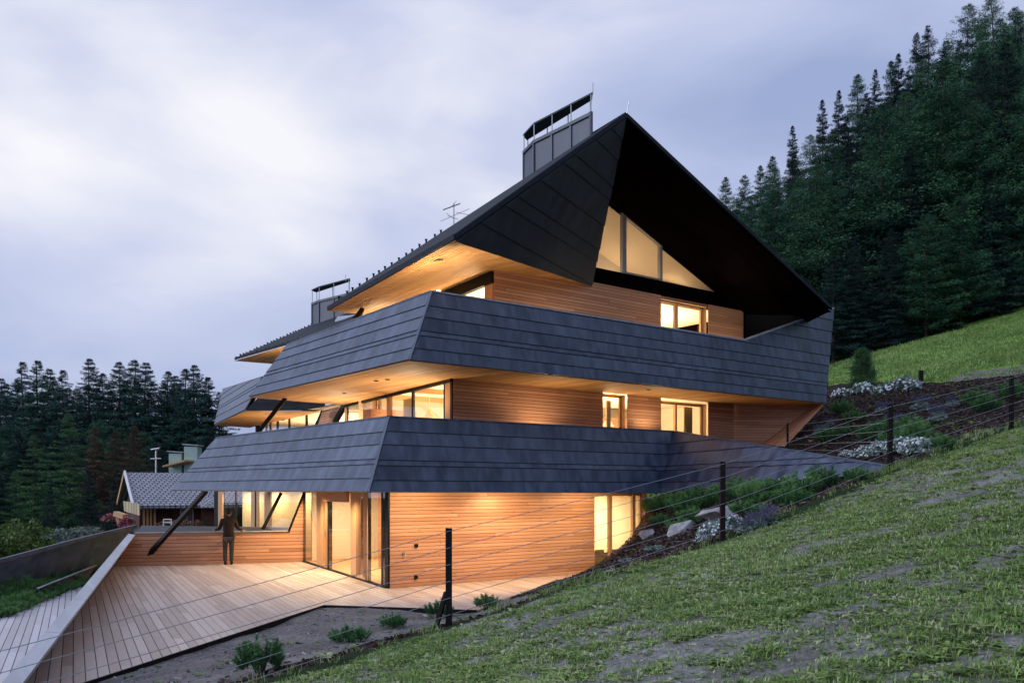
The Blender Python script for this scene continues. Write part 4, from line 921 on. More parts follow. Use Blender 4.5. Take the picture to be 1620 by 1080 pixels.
for px, Y, ty, key, lb in left: tree(px, Y, ty, key, 'pine_tree' if key[0] == 't' else 'spruce_tree', lb, G_L, wide=1.45)
for i in range(20):
    px = -12 + i*19 + rnd.uniform(-6, 6); tree(px, 118+rnd.uniform(-3, 6), 604+rnd.uniform(-8, 22), rnd.choice(['t1', 't2', 's1']), 'pine_tree', ORD[i]+' conifer from the left in the dim row behind the tall valley trees', 'conifers behind the tall row across the valley', wide=1.5)
for i in range(12):
    px = -5 + i*33 + rnd.uniform(-8, 8); tree(px, 92+rnd.uniform(-3, 4), 668+rnd.uniform(-15, 22) + (15 if i > 6 else 0), rnd.choice(['s1', 's3', 'l1']), 'spruce_tree', ORD[i]+' conifer from the left in the low dark row below the tall valley trees', 'low conifers below the tall row across the valley', wide=1.4)
for px, Y, ty, key, lb in ((54, 62, 687, 'g1', 'green pointed spruce at the lower left, nearest of the valley trees'), (108, 68, 653, 'g1', 'large dark green spruce left of the brown ones'), (24, 58, 745, 'g1', 'dark small spruce at the lower left edge'), (150, 74, 676, 'b1', 'brownish green spruce, leftmost of the three dull ones'),
        (183, 76, 680, 'b1', 'brownish spruce, middle of the three dull ones'), (213, 72, 673, 'b1', 'rust brown spruce just left of the aerial mast'), (140, 60, 740, 's1', 'dark bushy spruce left of the tiled chalet'), (80, 56, 770, 's3', 'dark spruce low in front of the green pointed one'), (-5, 58, 742, 's1', 'dark spruce at the far left edge, low down'),
        (185, 66, 742, 's3', 'dark spruce directly behind the left gable of the chalet'), (245, 84, 700, 's1', 'dark spruce behind the aerial mast')):
    tree(px, Y, ty, key, 'spruce_tree', lb, 'spruces standing near the chalet', wide=1.25)

# ------------------------------------------------------------------ small plants
def blades(r, c, d, ln, wd, n, spread):
    """n thin triangles from points c"""
    dirv = unit(d + spread*r.randn(n, 3)); o2 = unit(np.cross(dirv, r.randn(n, 3))); l = ln*(.6+.8*r.rand(n, 1))
    return np.stack([c - o2*wd/2, c + o2*wd/2, c + dirv*l], 1)
def mugo(seed, R_=.35, H=.4, stems=38, mat='pine'):
    r = np.random.RandomState(seed); P_, T_ = [], []
    for i in range(stems):
        a = r.rand()*6.283; q = math.sqrt(r.rand()); b = np.array([math.cos(a)*q*R_*.6, math.sin(a)*q*R_*.6, 0]); tip = np.array([math.cos(a)*q*R_, math.sin(a)*q*R_, H*(1-.45*q)*(.65+.5*r.rand())])
        n = 150; s = (.25+.75*r.rand(n, 1)); c = b+(tip-b)*s; ax = unit((tip-b)[None])[0]
        P_.append(blades(r, c, ax*.75, .065, .0095, n, .6)); T_.append(np.clip(.25+.5*s[:, 0]+.12*r.randn(n)+.1*r.randn(), 0, 1))
    return soup('foliage', np.concatenate(P_), np.concatenate(T_), MF[mat])
def stems_mesh(seed, R_=.3, H=.35, k=9):
    r = random.Random(seed); m = MB()
    for i in range(k):
        a = r.uniform(0, 6.28); q = r.random()*.6; tube(m, [(math.cos(a)*.03, math.sin(a)*.03, -.06), (math.cos(a)*q*R_, math.sin(a)*q*R_, H*.7)], [.012, .006], 5)
    o = m.build('stem', MF['bark']); me = o.data; bpy.data.objects.remove(o); return me
def mound(seed, R_, H, n, mat, sz=.03, core=True):
    r = np.random.RandomState(seed); v = unit(r.randn(n, 3)); v[:, 2] = np.abs(v[:, 2]); bumpy = 1+.22*np.sin(v[:, 0]*5+seed)*np.cos(v[:, 1]*6+seed*2)
    rad = (r.rand(n)**.35)[:, None]; c = v*rad*bumpy[:, None]*np.array([R_, R_, H])
    o1 = unit(r.randn(n, 3)+v*.5); o2 = unit(np.cross(o1, r.randn(n, 3))); s = sz*(.6+.8*r.rand(n, 1))
    return soup('foliage', np.stack([c-o2*s*.5, c+o2*s*.5, c+o1*s*1.3], 1), np.clip(.35+.3*rad[:, 0]+.2*r.randn(n), 0, 1), MF[mat])
def flowers(seed, R_, H, heads, mat, sz=.022, hang=0):
    """small flower heads: clusters of petals"""
    r = np.random.RandomState(seed); P_ = []; T_ = []
    for i in range(heads):
        v = r.randn(3); v /= np.linalg.norm(v); v[2] = abs(v[2]); c = v*np.array([R_, R_, H])*(.86+.2*r.rand())
        k = 9; a = np.arange(k)*6.283/k; pet = np.stack([np.cos(a), np.sin(a), .2*r.randn(k)], 1); nn = v+.3*r.randn(3); t1 = unit(np.cross(nn, [0.3, .2, 1])[None])[0]; t2 = np.cross(unit(nn[None])[0], t1)
        e1 = c + (pet[:, :1]*t1 + pet[:, 1:2]*t2)*sz; e2 = c + (np.roll(pet, -1, 0)[:, :1]*t1 + np.roll(pet, -1, 0)[:, 1:2]*t2)*sz
        P_.append(np.stack([np.repeat(c[None]+nn*sz*.5, k, 0), e1, e2], 1)); T_.append(np.clip(.7+.25*r.randn(k), 0, 1))
    return soup('flowers', np.concatenate(P_), np.concatenate(T_), MF[mat])
def lav(seed, R_=.26, H=.36, n=110):
    r = np.random.RandomState(seed); a = r.rand(n)*6.283; q = np.sqrt(r.rand(n)); b = np.stack([np.cos(a)*q*R_*.4, np.sin(a)*q*R_*.4, 0*a], 1); t = np.stack([np.cos(a)*q*R_, np.sin(a)*q*R_, H*(.75+.35*r.rand(n))], 1)
    o2 = unit(np.cross(t-b, r.randn(n, 3)))*.004; st = np.stack([b-o2, b+o2, t], 1)
    k = 7; P_ = []
    for j in range(k): c = b+(t-b)*(.70+.3*j/k); P_.append(blades(r, c, (t-b)*.3, .028, .011, n, .6))
    lf = mound(seed+5, R_*.7, H*.5, 700, 'silver', .05)
    return lf, soup('flower_spike', np.concatenate([st]+P_), r.rand(n*(k+1)), MF['lavender'])
MUG = [mugo(5), mugo(6, .42, .36, 52), mugo(7, .30, .5, 32)]; CREEP = [mugo(8, .62, .34, 80), mugo(9, .55, .42, 70)]; STM = [stems_mesh(3), stems_mesh(4)]
WH = [(mound(11+i, .24, .18, 1500, 'silver', .045), flowers(21+i, .27, .22, 95, 'petal')) for i in range(3)]
LV = [lav(31), lav(32)]
def plant(kind, p, s, label, group, name=None):
    i = random.randrange(10); nm = name or {'mugo': 'pine_shrub', 'creep': 'creeping_conifer', 'white': 'flower_clump', 'lav': 'lavender_plant'}[kind]
    o = empty(nm, p, random.uniform(0, 6.28), label=label, cat='shrub' if kind in ('mugo', 'creep') else 'flowers', group=group)
    ms = {'mugo': [('foliage', MUG[i % 3]), ('stem', STM[i % 2])], 'creep': [('foliage', CREEP[i % 2]), ('stem', STM[i % 2])], 'white': [('foliage', WH[i % 3][0]), ('flowers', WH[i % 3][1])], 'lav': [('foliage', LV[i % 2][0]), ('flower_spike', LV[i % 2][1])]}[kind]
    for n_, me in ms:
        c = bpy.data.objects.new(n_, me); COL.objects.link(c); c.parent = o; c.scale = (s, s, s*random.uniform(.9, 1.1))
    return o
GP = 'young pine shrubs on the soil strip'
for px, py, s, lb in ((412, 1062, .98, 'young pine shrub on bare soil, nearest to the bottom edge'), (553, 1015, .85, 'young pine shrub with two tall shoots on bare soil'), (622, 993, .72, 'compact round young pine shrub on bare soil'), (694, 975, .85, 'young pine shrub half behind the black fence post'), (770, 962, .80, 'young pine shrub with one tall dry tip beside the terrace')):
    plant('mugo', ground_at(px, py), s, lb, GP)
GB = 'pine shrubs massed below the sloping wing wall'
for i, (px, py, s) in enumerate(sorted(((1035, 812, 1.3), (1062, 806, 1.5), (1090, 812, 1.5), (1112, 800, 1.4), (1048, 832, 1.0), (1098, 828, 1.0), (1160, 792, 1.4), (1190, 800, 1.2), (1212, 785, 1.2), (1238, 782, 1.1), (1270, 785, 1.2), (1300, 772, 1.1), (1250, 800, 1.0), (1355, 762, .8), (1180, 815, .9), (1076, 840, .8)))):
    plant('mugo', ground_at(px, py), s, ORD[i]+' dark pine shrub from the low window, under the sloping grey wing', GB)
for i, (px, py, s) in enumerate(sorted(((1330, 655, 1.3), (1352, 668, 1.1), (1345, 690, 1.0), (1380, 700, 1.1), (1440, 680, 1.0), (1545, 640, 1.3), (1560, 652, 1.2), (1600, 632, 1.3), (1485, 712, .9), (1310, 700, 1.2), (1420, 705, 1.0), (1395, 690, 1.2), (1450, 700, 1.2)))):
    plant('mugo', ground_at(px, py), s, ORD[i]+' green pine shrub from the left in the upper bark bed', 'pine shrubs in the upper bark bed')
for px, py, s, lb in ((1132, 846, 1.15, 'white flower clump around the foot of the middle fence post, left side'), (1158, 834, 1.0, 'white flower clump right of the middle fence post'), (1112, 856, .5, 'small low white flower clump left of the middle fence post'),
        (1340, 722, .7, 'smallest white flower clump at the sloping wall top'), (1372, 722, 1.1, 'white flower clump left of the post at the wing tip'), (1395, 716, 1.2, 'white flower clump right against the post at the wing tip'), (1425, 715, 1.4, 'white flower clump just right of the post at the wing tip'), (1455, 716, 1.5, 'broad white flower clump, rightmost along the lower fence'),
        (1332, 628, 1.6, 'leftmost white flower clump under the house corner by the meadow'), (1366, 622, 1.9, 'white flower clump at the foot of the young pine'), (1402, 622, 1.9, 'tall white flower clump right of the young pine'), (1430, 618, 2.3, 'tallest white flower clump, rightmost of the upper row'),
        (1062, 772, .9, 'white flowers under the grey wing, leftmost')):
    if py > 790 or py < 760: plant('white', ground_at(px, py), s, lb, 'white flower clumps in the bark bed')
for i, (px, py) in enumerate(((1106, 786), (1125, 782), (1175, 782), (1250, 768), (1290, 764))):
    plant('white', ground_at(px, py), 1.0, ORD[i]+' white flower clump from the left between shrubs under the grey wing', 'white flowers under the wing')
for i, (px, py, s) in enumerate(((1178, 842, .7), (1196, 834, .75), (1216, 826, .7))): plant('lav', ground_at(px, py), s, ORD[i]+' lavender tuft right of the middle fence post, at the grass edge', 'lavender by the middle fence post')
for i, (px, py, s) in enumerate(((1298, 690, .9), (1314, 674, .8), (1396, 652, 1.0), (1412, 672, 1.0), (1444, 678, 1.0), (1456, 648, 1.25), (1484, 664, 1.15), (1508, 642, .9), (1560, 634, .8))): plant('lav', ground_at(px, py), s, ORD[i]+' lavender from the left in the bark bed on the upper slope', 'lavender in the upper bed')
for px, py, s, wh in ((994, 888, .5, 'beside the low window'), (1040, 870, .7, 'right of the low window, largest'), (888, 920, .4, 'below the timber wall, smallest')):
    g = ground_at(px, py); o = empty('ground_plant', g, label='low silvery plant on the bark mulch '+wh, cat='plant', group='silvery ground plants'); c = bpy.data.objects.new('foliage', WH[0][0]); COL.objects.link(c); c.parent = o; c.scale = (s*1.3, s*1.3, s*.6)
# stones in the bed
def rock(p, sx, sy, sz, rz, seed, label, tilt=0):
    import bmesh
    bm = bmesh.new(); r = random.Random(seed)
    for _ in range(18): bm.verts.new((r.uniform(-1, 1)*sx, r.uniform(-1, 1)*sy, r.uniform(-1, 1)**3*sz))
    bmesh.ops.convex_hull(bm, input=bm.verts); bmesh.ops.bevel(bm, geom=bm.edges[:], offset=.012, segments=1, affect='EDGES')
    me = bpy.data.meshes.new('garden_stone'); bm.to_mesh(me); bm.free(); me.materials.append(M['stone']); o = bpy.data.objects.new('garden_stone', me); COL.objects.link(o)
    o.location = V(p)+V((0, 0, sz*.35)); o.rotation_euler = (0, tilt, rz); tag(o, label, 'stone', 'stones in the bark bed')
rock(ground_at(1025, 850), .22, .2, .22, .3, 1, 'pale blocky stone nearest the low window')
rock(ground_at(1077, 842), .36, .2, .20, .2, 2, 'long tilted slab of stone in the middle of the bed', -.5)
rock(ground_at(1137, 822), .48, .28, .26, .1, 3, 'largest pale stone behind the middle fence post')
rock(ground_at(962, 906), .12, .08, .06, .1, 4, 'small grey stone on the mulch near the timber wall')
# young stone pine by the meadow
pass
r_ = np.random.RandomState(4); pts = []; tns = []
for i in range(150):
    z = .12+1.8*(i/150)**.95; a = r_.rand()*6.283; rad = .62*(1-z/2.05)**.6*(.5+.6*r_.rand()); c = np.array([math.cos(a)*rad, math.sin(a)*rad, z]); n = 90
    q = c + .07*r_.randn(n, 3); pts.append(blades(r_, q, np.array([math.cos(a)*.5, math.sin(a)*.5, .8]), .12, .012, n, .6)); tns.append(np.clip(.35+.15*r_.randn()+.15*r_.randn(n), 0, 1))
yp = empty('stone_pine', ground_at(1364, 618), label='young dark stone pine standing at the meadow edge beside the house corner', cat='tree')
for n_, me in (('crown', soup('crown', np.concatenate(pts), np.concatenate(tns), MF['bright'])), ('trunk', trunk_mesh('trunk', 2.0, .05, 5))):
    c = bpy.data.objects.new(n_, me); COL.objects.link(c); c.parent = yp; k = (yp.location.y*66/F)/2.0; c.scale = (k*1.15, k*1.15, k)

# ------------------------------------------------------------------ ground cover (uncountable)
def scatter_grass(seed, n, xr, yr, dens, hmul, name, label, mat='grass', leaf=False, lenr=(.05, .13), wd=.006, per=9, spread=.035):
    r = np.random.RandomState(seed); x = r.uniform(*xr, n); y = r.uniform(*yr, n); d = dens(x, y); k = r.rand(n) < d; x, y, d = x[k], y[k], d[k]; z = terr(x, y)+fbm(x, y, 1.6, 5)*.035
    m = len(x); h = r.uniform(*lenr, m)*(.6+.7*d)*hmul; T0 = np.clip(.47+.27*r.randn(m)+.2*fbm(x, y, .8, 8), .02, .98)
    X = np.repeat(x, per)+r.randn(m*per)*spread; Y = np.repeat(y, per)+r.randn(m*per)*spread; Z = np.repeat(z, per)-.01; Hh = np.repeat(h, per)*(.5+.8*r.rand(m*per)); a = r.rand(m*per)*6.283
    lean = (.15+.65*r.rand(m*per)) if not leaf else (.6+.8*r.rand(m*per)); w_ = wd*(.6+.8*r.rand(m*per)); c = np.stack([X, Y, Z], 1)
    d2_ = np.stack([np.cos(a), np.sin(a), 0*a], 1); s_ = np.stack([-np.sin(a), np.cos(a), 0*a], 1)*w_[:, None]; upv = np.array([0, 0, 1.0])
    mid = c + d2_*(Hh*lean*.45)[:, None] + upv*(Hh*(.62 if not leaf else .45))[:, None]; tip = c + d2_*(Hh*lean*1.25)[:, None] + upv*(Hh*(1.0 if not leaf else .42))[:, None]
    if leaf: q = np.stack([c, mid-s_*3.2, tip, mid+s_*3.2], 1)
    else: q = np.stack([c-s_, mid-s_*.8, tip, mid+s_*.8], 1)
    me = soup(name, q, np.clip(np.repeat(T0, per)+.1*r.randn(m*per), 0, 1), MF[mat]); o = bpy.data.objects.new(name, me); COL.objects.link(o); tag(o, kind='stuff'); return o
def in_view(x, y, m=420):
    px = CX+F*x/np.maximum(y, .5); return (px > -m) & (px < 1620+m)
def slope_d(x, y):
    patch = np.clip(.66+.45*fbm(x, y, 2.6, 21)+.6*fbm(x, y, 7, 22, 2)+.35*fbm(x, y, .7, 23, 2), .16, 1)**1.3; far = np.clip((y-4)/9, 0, 1)
    return patch*(inpoly(x, y, SLOPE) & in_view(x, y))*(1-.25*far)
scatter_grass(1, 160000, (-4.5, 15), (3.6, 23), slope_d, .46, 'grass', '', per=9, spread=.045)
scatter_grass(2, 100000, (-4.0, 12), (3.6, 20), lambda x, y: slope_d(x, y)*.8, 1.0, 'meadow_weeds', '', leaf=True, lenr=(.035, .09), per=6, wd=.0048, spread=.025)
scatter_grass(3, 12000, (-4.0, 12), (3.6, 20), lambda x, y: slope_d(x, y)*.25+.03*inpoly(x, y, SLOPE), 1.0, 'dry_stalks', '', mat='straw', lenr=(.08, .2), per=2, wd=.003)
def edge_d(x, y):      # longer tufts along the fence line
    d = np.full(x.shape, 9.0)
    for (x1, y1), (x2, y2) in zip(FENCE[:-1], FENCE[1:]):
        dx, dy = x2-x1, y2-y1; t = np.clip(((x-x1)*dx+(y-y1)*dy)/(dx*dx+dy*dy), 0, 1); d = np.minimum(d, np.hypot(x-x1-t*dx, y-y1-t*dy))
    return np.clip(1-d/.45, 0, 1)*(.5+.5*fbm(x, y, 3, 31))*in_view(x, y)*.9
scatter_grass(4, 42000, (-5.5, 17), (7, 25), edge_d, 1.35, 'edge_grass', '', per=7)
mead = lambda x, y: (1-.6*inpoly(x, y, TRACK))*(~inpoly(x, y, BED) & ~inpoly(x, y, SLOPE) & (y > 27) & (x > 13) & in_view(x, y) & (y < 64)).astype(float)*.9
scatter_grass(6, 60000, (13, 40), (27, 64), mead, 1.0, 'meadow_grass', '', per=5, lenr=(.06, .16), wd=.018, spread=.12)
def chips(seed, n, region, xr, yr, name, mat, sz):
    r = np.random.RandomState(seed); x = r.uniform(*xr, n); y = r.uniform(*yr, n); k = region(x, y) & in_view(x, y); x, y = x[k], y[k]; m = len(x); z = terr(x, y)+fbm(x, y, 1.6, 5)*.035+.008
    a = unit(r.randn(m, 3)*np.array([1, 1, .35])); b = unit(np.cross(a, r.randn(m, 3)*np.array([.6, .6, 1]))); s = sz*(.4+1.1*r.rand(m, 1)); c = np.stack([x, y, z], 1)
    me = soup(name, np.stack([c-a*s-b*s*.4, c+a*s-b*s*.35, c+a*s*.8+b*s*.4, c-a*s*.9+b*s*.45], 1), r.rand(m), MF[mat]); o = bpy.data.objects.new(name, me); COL.objects.link(o); tag(o, kind='stuff')
notgrass = lambda x, y: inpoly(x, y, BED) & ~inpoly(x, y, SOIL)
chips(41, 110000, notgrass, (-5, 19), (8, 38), 'bark_mulch', 'bark_chips', .035)
chips(42, 12000, lambda x, y: inpoly(x, y, SOIL), (-9, 1), (8, 19), 'soil_clods', 'clod', .014)
chips(44, 500, lambda x, y: inpoly(x, y, SOIL), (-9, 1), (8, 19), 'soil_pebbles', 'clod', .045)
scatter_grass(7, 2600, (-9, 1), (8, 19), lambda x, y: inpoly(x, y, SOIL)*np.clip(.15+.5*fbm(x, y, 2, 44), 0, 1), 1.0, 'soil_weeds', '', leaf=True, lenr=(.04, .1), per=6, wd=.005, spread=.02)
scatter_grass(8, 9000, (-5, 19), (9, 38), lambda x, y: notgrass(x, y)*np.clip(.1+.6*fbm(x, y, 1.5, 45), 0, 1), 1.0, 'bed_weeds', '', leaf=True, lenr=(.05, .14), per=7, wd=.007, spread=.03)
chips(43, 22000, lambda x, y: inpoly(x, y, SLOPE), (-4.5, 13), (3.6, 20), 'slope_clods', 'clod', .014)

# ------------------------------------------------------------------ wire fences
POSTS = [(P(710, 990, Y=10.8), P(710, 835, Y=10.8)), (P(1143, 853, Y=13.6), P(1143, 730, Y=13.6)), (P(1408, 745, Y=15.9), P(1408, 640, Y=15.9)), (P(1600, 675, Y=20.0), P(1600, 595, Y=20.0))]
L0 = (V((-4.9, 8.0, -.25)), V((-4.9, 8.0, .93))); LX = (V((-8.9, 5.4, -1.2)), V((-8.9, 5.4, 0))); RX = (V((17.2, 25.5, 5.2)), V((17.2, 25.5, 6.45)))
fc = empty('wire_fence', tuple(POSTS[1][0]), label='black post and steel cable fence along the upper edge of the grass slope', cat='fence')
ALLP = [LX, L0, *POSTS, RX]
for b, t in ALLP:
    m = MB(); beam(m, b-V((0, 0, .25)), t, .075, .075, V((0, 1, 0))); m.build('post', M['black'], fc, world=True)
m = MB(); beam(m, POSTS[0][0]+V((-.17, .06, -.05)), POSTS[0][0]+V((-.03, 0, .42)), .05, .05); m.build('brace', M['black'], fc, world=True)
for j, f_ in enumerate((.03, .20, .37, .54, .71, .88)):
    m = MB(); pts = []
    for (b, t), (b2, t2) in zip(ALLP[:-1], ALLP[1:]):
        p = t.lerp(b, f_)+V((-.0, -.05, 0)); q = t2.lerp(b2, f_)+V((0, -.05, 0)); pts += [p, p.lerp(q, .25)-V((0, 0, .012)), p.lerp(q, .5)-V((0, 0, .018)), p.lerp(q, .75)-V((0, 0, .012))]
    pts.append(RX[1].lerp(RX[0], f_)); tube(m, pts, .0042, 5); m.build('cable', M['cable'], fc, world=True)
f2 = empty('cable_railing', tuple(P(1408, 745, Y=15.9)), label='five thin cables running from the wing tip post back towards the house', cat='fence')
e0 = P(1250, 712, Y=25.5); e0b, e0t = P(1246, 715, Y=25.5), P(1246, 672, Y=25.5)
m = MB(); beam(m, V((e0b.x, e0b.y, e0b.z-.2)), e0t+V((0, 0, .05)), .05, .05, V((0, 1, 0))); m.build('post', M['black'], f2, world=True)
for j, (ya, yb) in enumerate(((652, 674), (667, 684), (680, 694), (696, 703), (712, 711))):
    m = MB(); tube(m, [P(1398, ya+2, Y=16.4), P(1246, yb, Y=25.5)], .005, 5); m.build('cable', M['cable'], f2, world=True)
f3 = empty('meadow_fence', ground_at(1457, 612), label='short dark posts with thin wire between flower bed and bright meadow', cat='fence'); pp = []
for px, py, h in ((1307, 616, .35), (1457, 612, .62), (1700, 592, .9)):
    g = ground_at(px, py); pp.append(g+V((0, 0, h-.03))); m = MB(); beam(m, g-V((0, 0, .2)), g+V((0, 0, h)), .13, .13, V((0, 1, 0))); m.build('post', M['black'], f3, world=True)

# ------------------------------------------------------------------ neighbouring chalet
ch = empty('tiled_chalet', (-19, 48, -3), label='old dark timber chalet with grey tiled gable roof seen beyond the terrace', cat='house')
RD = V((.88, .48, 0)); GD_ = V((.48, -.88, 0)); r0 = V((-21.1, 48, 3.33)); rl = 11
def tilemat():
    m, N, L, b = newmat('grey roof tiles'); tc = N.new('ShaderNodeTexCoord'); w_ = N.new('ShaderNodeTexBrick'); w_.inputs['Scale'].default_value = 1; w_.inputs['Brick Width'].default_value = .26; w_.inputs['Row Height'].default_value = .30
    w_.inputs['Mortar Size'].default_value = .05; w_.inputs['Color1'].default_value = (.26, .27, .31, 1); w_.inputs['Color2'].default_value = (.36, .37, .42, 1); w_.inputs['Mortar'].default_value = (.05, .05, .06, 1); w_.inputs['Mortar Smooth'].default_value = .6
    L.new(tc.outputs['UV'], w_.inputs[0]); L.new(w_.outputs[0], b.inputs['Base Color']); b.inputs['Roughness'].default_value = .5; bump(N, L, b, math_(N, L, 'SUBTRACT', 1, w_.outputs['Fac']), .8, .05); return m
TM = tilemat()
def roof_quad(m, a, b_, c, d):
    w1, h1 = (b_-a).length, (d-a).length; m.face([a, b_, c, d], [(0, 0), (w1, 0), (w1, h1), (0, h1)])
dn = GD_*4.6 + V((0, 0, -1.75)); up_ = -GD_*4.6 + V((0, 0, -1.75))
m = MB(); roof_quad(m, r0+dn, r0+dn+RD*rl, r0+RD*rl, r0); roof_quad(m, r0, r0+RD*rl, r0+up_+RD*rl, r0+up_)
for s_ in (dn, up_): prism(m, [r0+s_-V((0, 0, .16)), r0+s_+RD*rl-V((0, 0, .16)), r0+RD*rl-V((0, 0, .16)), r0-V((0, 0, .16))], V((0, 0, .12)))
rf_ = m.build('roof', TM, ch, world=True)
m = MB(); beam(m, r0-RD*.05, r0+dn-RD*.05, .08, .22); m.build('white_verge', M['white'], rf_, world=True); m = MB(); beam(m, r0-RD*.05, r0+up_-RD*.05, .10, .26); beam(m, r0+RD*.5-V((0,0,.2)), r0+up_+RD*.5-V((0,0,.2)), .1, .2); m.build('verge_board', M['frame'], rf_, world=True)
m = MB(); w0 = r0+GD_*3.4+RD*.35; w0.z = -3.2; w1 = w0+RD*(rl-1.5); w2 = w1-GD_*7; w3 = w0-GD_*7
prism(m, [w0, w1, w2, w3], V((0, 0, 5.0))); prism(m, [w0+V((0, 0, 5)), w0+V((0, 0, 5))-GD_*3.4+V((0, 0, 1.25)), w3+V((0, 0, 5))], RD*2.0); m.build('wall', M['oldwood'], ch, world=True)
def on_wall(px, py): return PV(px, py, w0+GD_*.03, w1+GD_*.03)
def rect(px0, px1, py0, py1, d=.05):
    m = MB(); prism(m, [on_wall(px0, py1), on_wall(px1, py1), on_wall(px1, py0), on_wall(px0, py0)], GD_*d); return m
wn = rect(285, 306, 804, 838).build('window', M['white'], ch, world=True)
for x0, x1 in ((287, 294.5), (296.5, 304)): rect(x0, x1, 806, 836, .07).build('pane', plain('dim window', (.16, .15, .14), .2, .5), wn, world=True)
redm = plain('red shutters', (.10, .018, .015), .6)
rect(273, 284, 803, 838).build('shutter', redm, ch, world=True); rect(307, 317, 803, 838).build('shutter', redm, ch, world=True)
for x in (226, 231.5, 237, 243): rect(x, x+3.5, 801, 835, .06).build('balcony_door', M['frame'], ch, world=True)
m = MB(); boards(m, [P(196, 792, Y=43.5), P(222, 797, Y=42.8), P(222, 815, Y=42.8), P(198, 808, Y=43.5)], along=V((0, 0, 1)), pitch=.22, gap=.03, thick=.04, seed=5); m.build('balcony_boarding', wood('pale balcony boards', (.40, .32, .20), (.58, .48, .30)), ch, world=True)
m = MB(); q = P(330, 786, Y=44); roof_quad(m, P(318, 802, Y=43), P(352, 803, Y=44), P(352, 784, Y=46), P(312, 787, Y=45)); prism(m, [P(318, 804, Y=43), P(352, 805, Y=44), P(352, 786, Y=46), P(312, 789, Y=45)], V((0, 0, .03))); m.build('porch_roof', TM, ch, world=True)
m = MB(); prism(m, [P(318, 840, Y=43.4), P(356, 840, Y=44.2), P(356, 803, Y=44.4), P(318, 803, Y=43.6)], V((0, 2, 0))); m.build('porch_wall', M['oldwood'], ch, world=True)
# flowers on the chalet balcony, chair, planter
def blob_plant(name, p, R_, H, label, mats, cat, group=None, n=900, sz=.06):
    o = empty(name, p, label=label, cat=cat, group=group)
    for i, mt in enumerate(mats):
        me = mound(abs(int(p[0]*7+i*3)) % 90+5, R_, H, n if i == 0 else n//2, mt, sz); c = bpy.data.objects.new('foliage' if i == 0 else 'flowers', me); COL.objects.link(c); c.parent = o
    return o
for i, (px, py) in enumerate(((262, 833), (278, 833), (295, 834), (312, 833))): blob_plant('window_flowers', P(px, py, Y=42.2), .35, .28, ORD[i]+' pinkish flower box from the left below the chalet window', ['shrub', 'pink'], 'flowers', 'flowers below the chalet window', 500, .07)
blob_plant('hanging_flowers', P(201, 834, Y=40), .38, .42, 'pink flowering geranium hanging at the chalet balcony corner', ['pink', 'shrub'], 'flowers', None, 900, .07)
blob_plant('balcony_flowers', P(176, 823, Y=41), .42, .3, 'magenta flowers at the far left of the chalet balcony', ['pink', 'shrub'], 'flowers', None, 600, .08)
m = MB(); beam(m, P(183, 812, Y=40.5), P(198, 817, Y=40.3), .3, .22); beam(m, P(186, 818, Y=40.4), P(189, 830, Y=40.4), .14, .14); o = m.build('wooden_planter', M['frame'], None); tag(o, 'brown wooden planter box tilted between two pink flower clumps', 'planter')
cb_ = empty('deck_chair', P(264, 840, Y=40), label='pale folding chair on the chalet balcony behind the terrace wall', cat='chair')
for nm, ps in (('backrest', [((259, 821), (271, 821)), ((259, 826), (271, 826))]), ('frame', [((259, 821), (258, 838)), ((271, 821), (272, 838)), ((258, 832), (272, 832))])):
    m = MB()
    for (x0, y0), (x1, y1) in ps: tube(m, [P(x0, y0, Y=40), P(x1, y1, Y=40)], .025, 6)
    m.build(nm, M['white'], cb_, world=True)
# balcony terrace slab under the chalet items
m = MB(); prism(m, [P(205, 841, Y=39), P(330, 843, Y=40.5), P(330, 843, Y=40.5)+V((0, 4, 0)), P(205, 841, Y=39)+V((-1, 5, 0))], V((0, 0, -.2))); o = m.build('chalet_terrace', M['slate']); tag(o, kind='structure')
# green building with chimneys further back
gb = empty('green_house', (-22, 62, -3), label='pale green rendered house with two capped chimneys behind the chalet', cat='house')
m = MB(); a, b_ = P(270, 860, Y=62), P(345, 860, Y=62); prism(m, [up(a, -3), up(b_, -3), up(b_, -3)+V((0, 6, 0)), up(a, -3)+V((0, 6, 0))], V((0, 0, 7.0))); m.build('wall', M['green_wall'], gb, world=True)
for x0, x1, y0 in ((267, 287, 717), (291, 312, 706)):
    a, b_ = P(x0, 760, Y=60), P(x1, 760, Y=60); m = MB(); zt = P(x0, y0, Y=60).z; prism(m, [up(a, 1), up(b_, 1), up(b_, 1)+V((0, .9, 0)), up(a, 1)+V((0, .9, 0))], V((0, 0, zt-1))); c = m.build('chimney', M['green_wall'], gb, world=True)
    m = MB(); zt += .12; prism(m, [up(a, zt)-V((.1, .1, 0)), up(b_, zt)+V((.12, -.1, -.08)), up(b_, zt)+V((.12, 1, -.08)), up(a, zt)+V((-.1, 1, 0))], V((0, 0, .07))); m.build('chimney_lid', M['zinc'], c, world=True)
    m = MB(); boxc(m, up((a+b_)/2+V((0, .45, 0)), zt-.14), .6, .5, .16); m.build('vent', M['black'], c, world=True)
m = MB(); prism(m, [P(257, 736, Y=59), P(292, 727, Y=59), P(292, 730, Y=59), P(257, 738.5, Y=59)], V((.8, 3, 0))); m.build('roof', M['frame'], gb, world=True)
m = MB(); prism(m, [P(280, 752, Y=60.5), P(292, 752, Y=60.5), P(292, 737, Y=60.5), P(280, 739, Y=60.5)], V((0, .3, 0))); m.build('timber_gable', M['frame'], gb, world=True)
am = empty('aerial_mast', P(247, 748, Y=50), label='slender television aerial mast rising behind the chalet ridge', cat='aerial')
m = MB(); tube(m, [P(247, 752, Y=50), P(247, 709, Y=50)], .05, 6); m.build('mast', M['steel'], am, world=True)
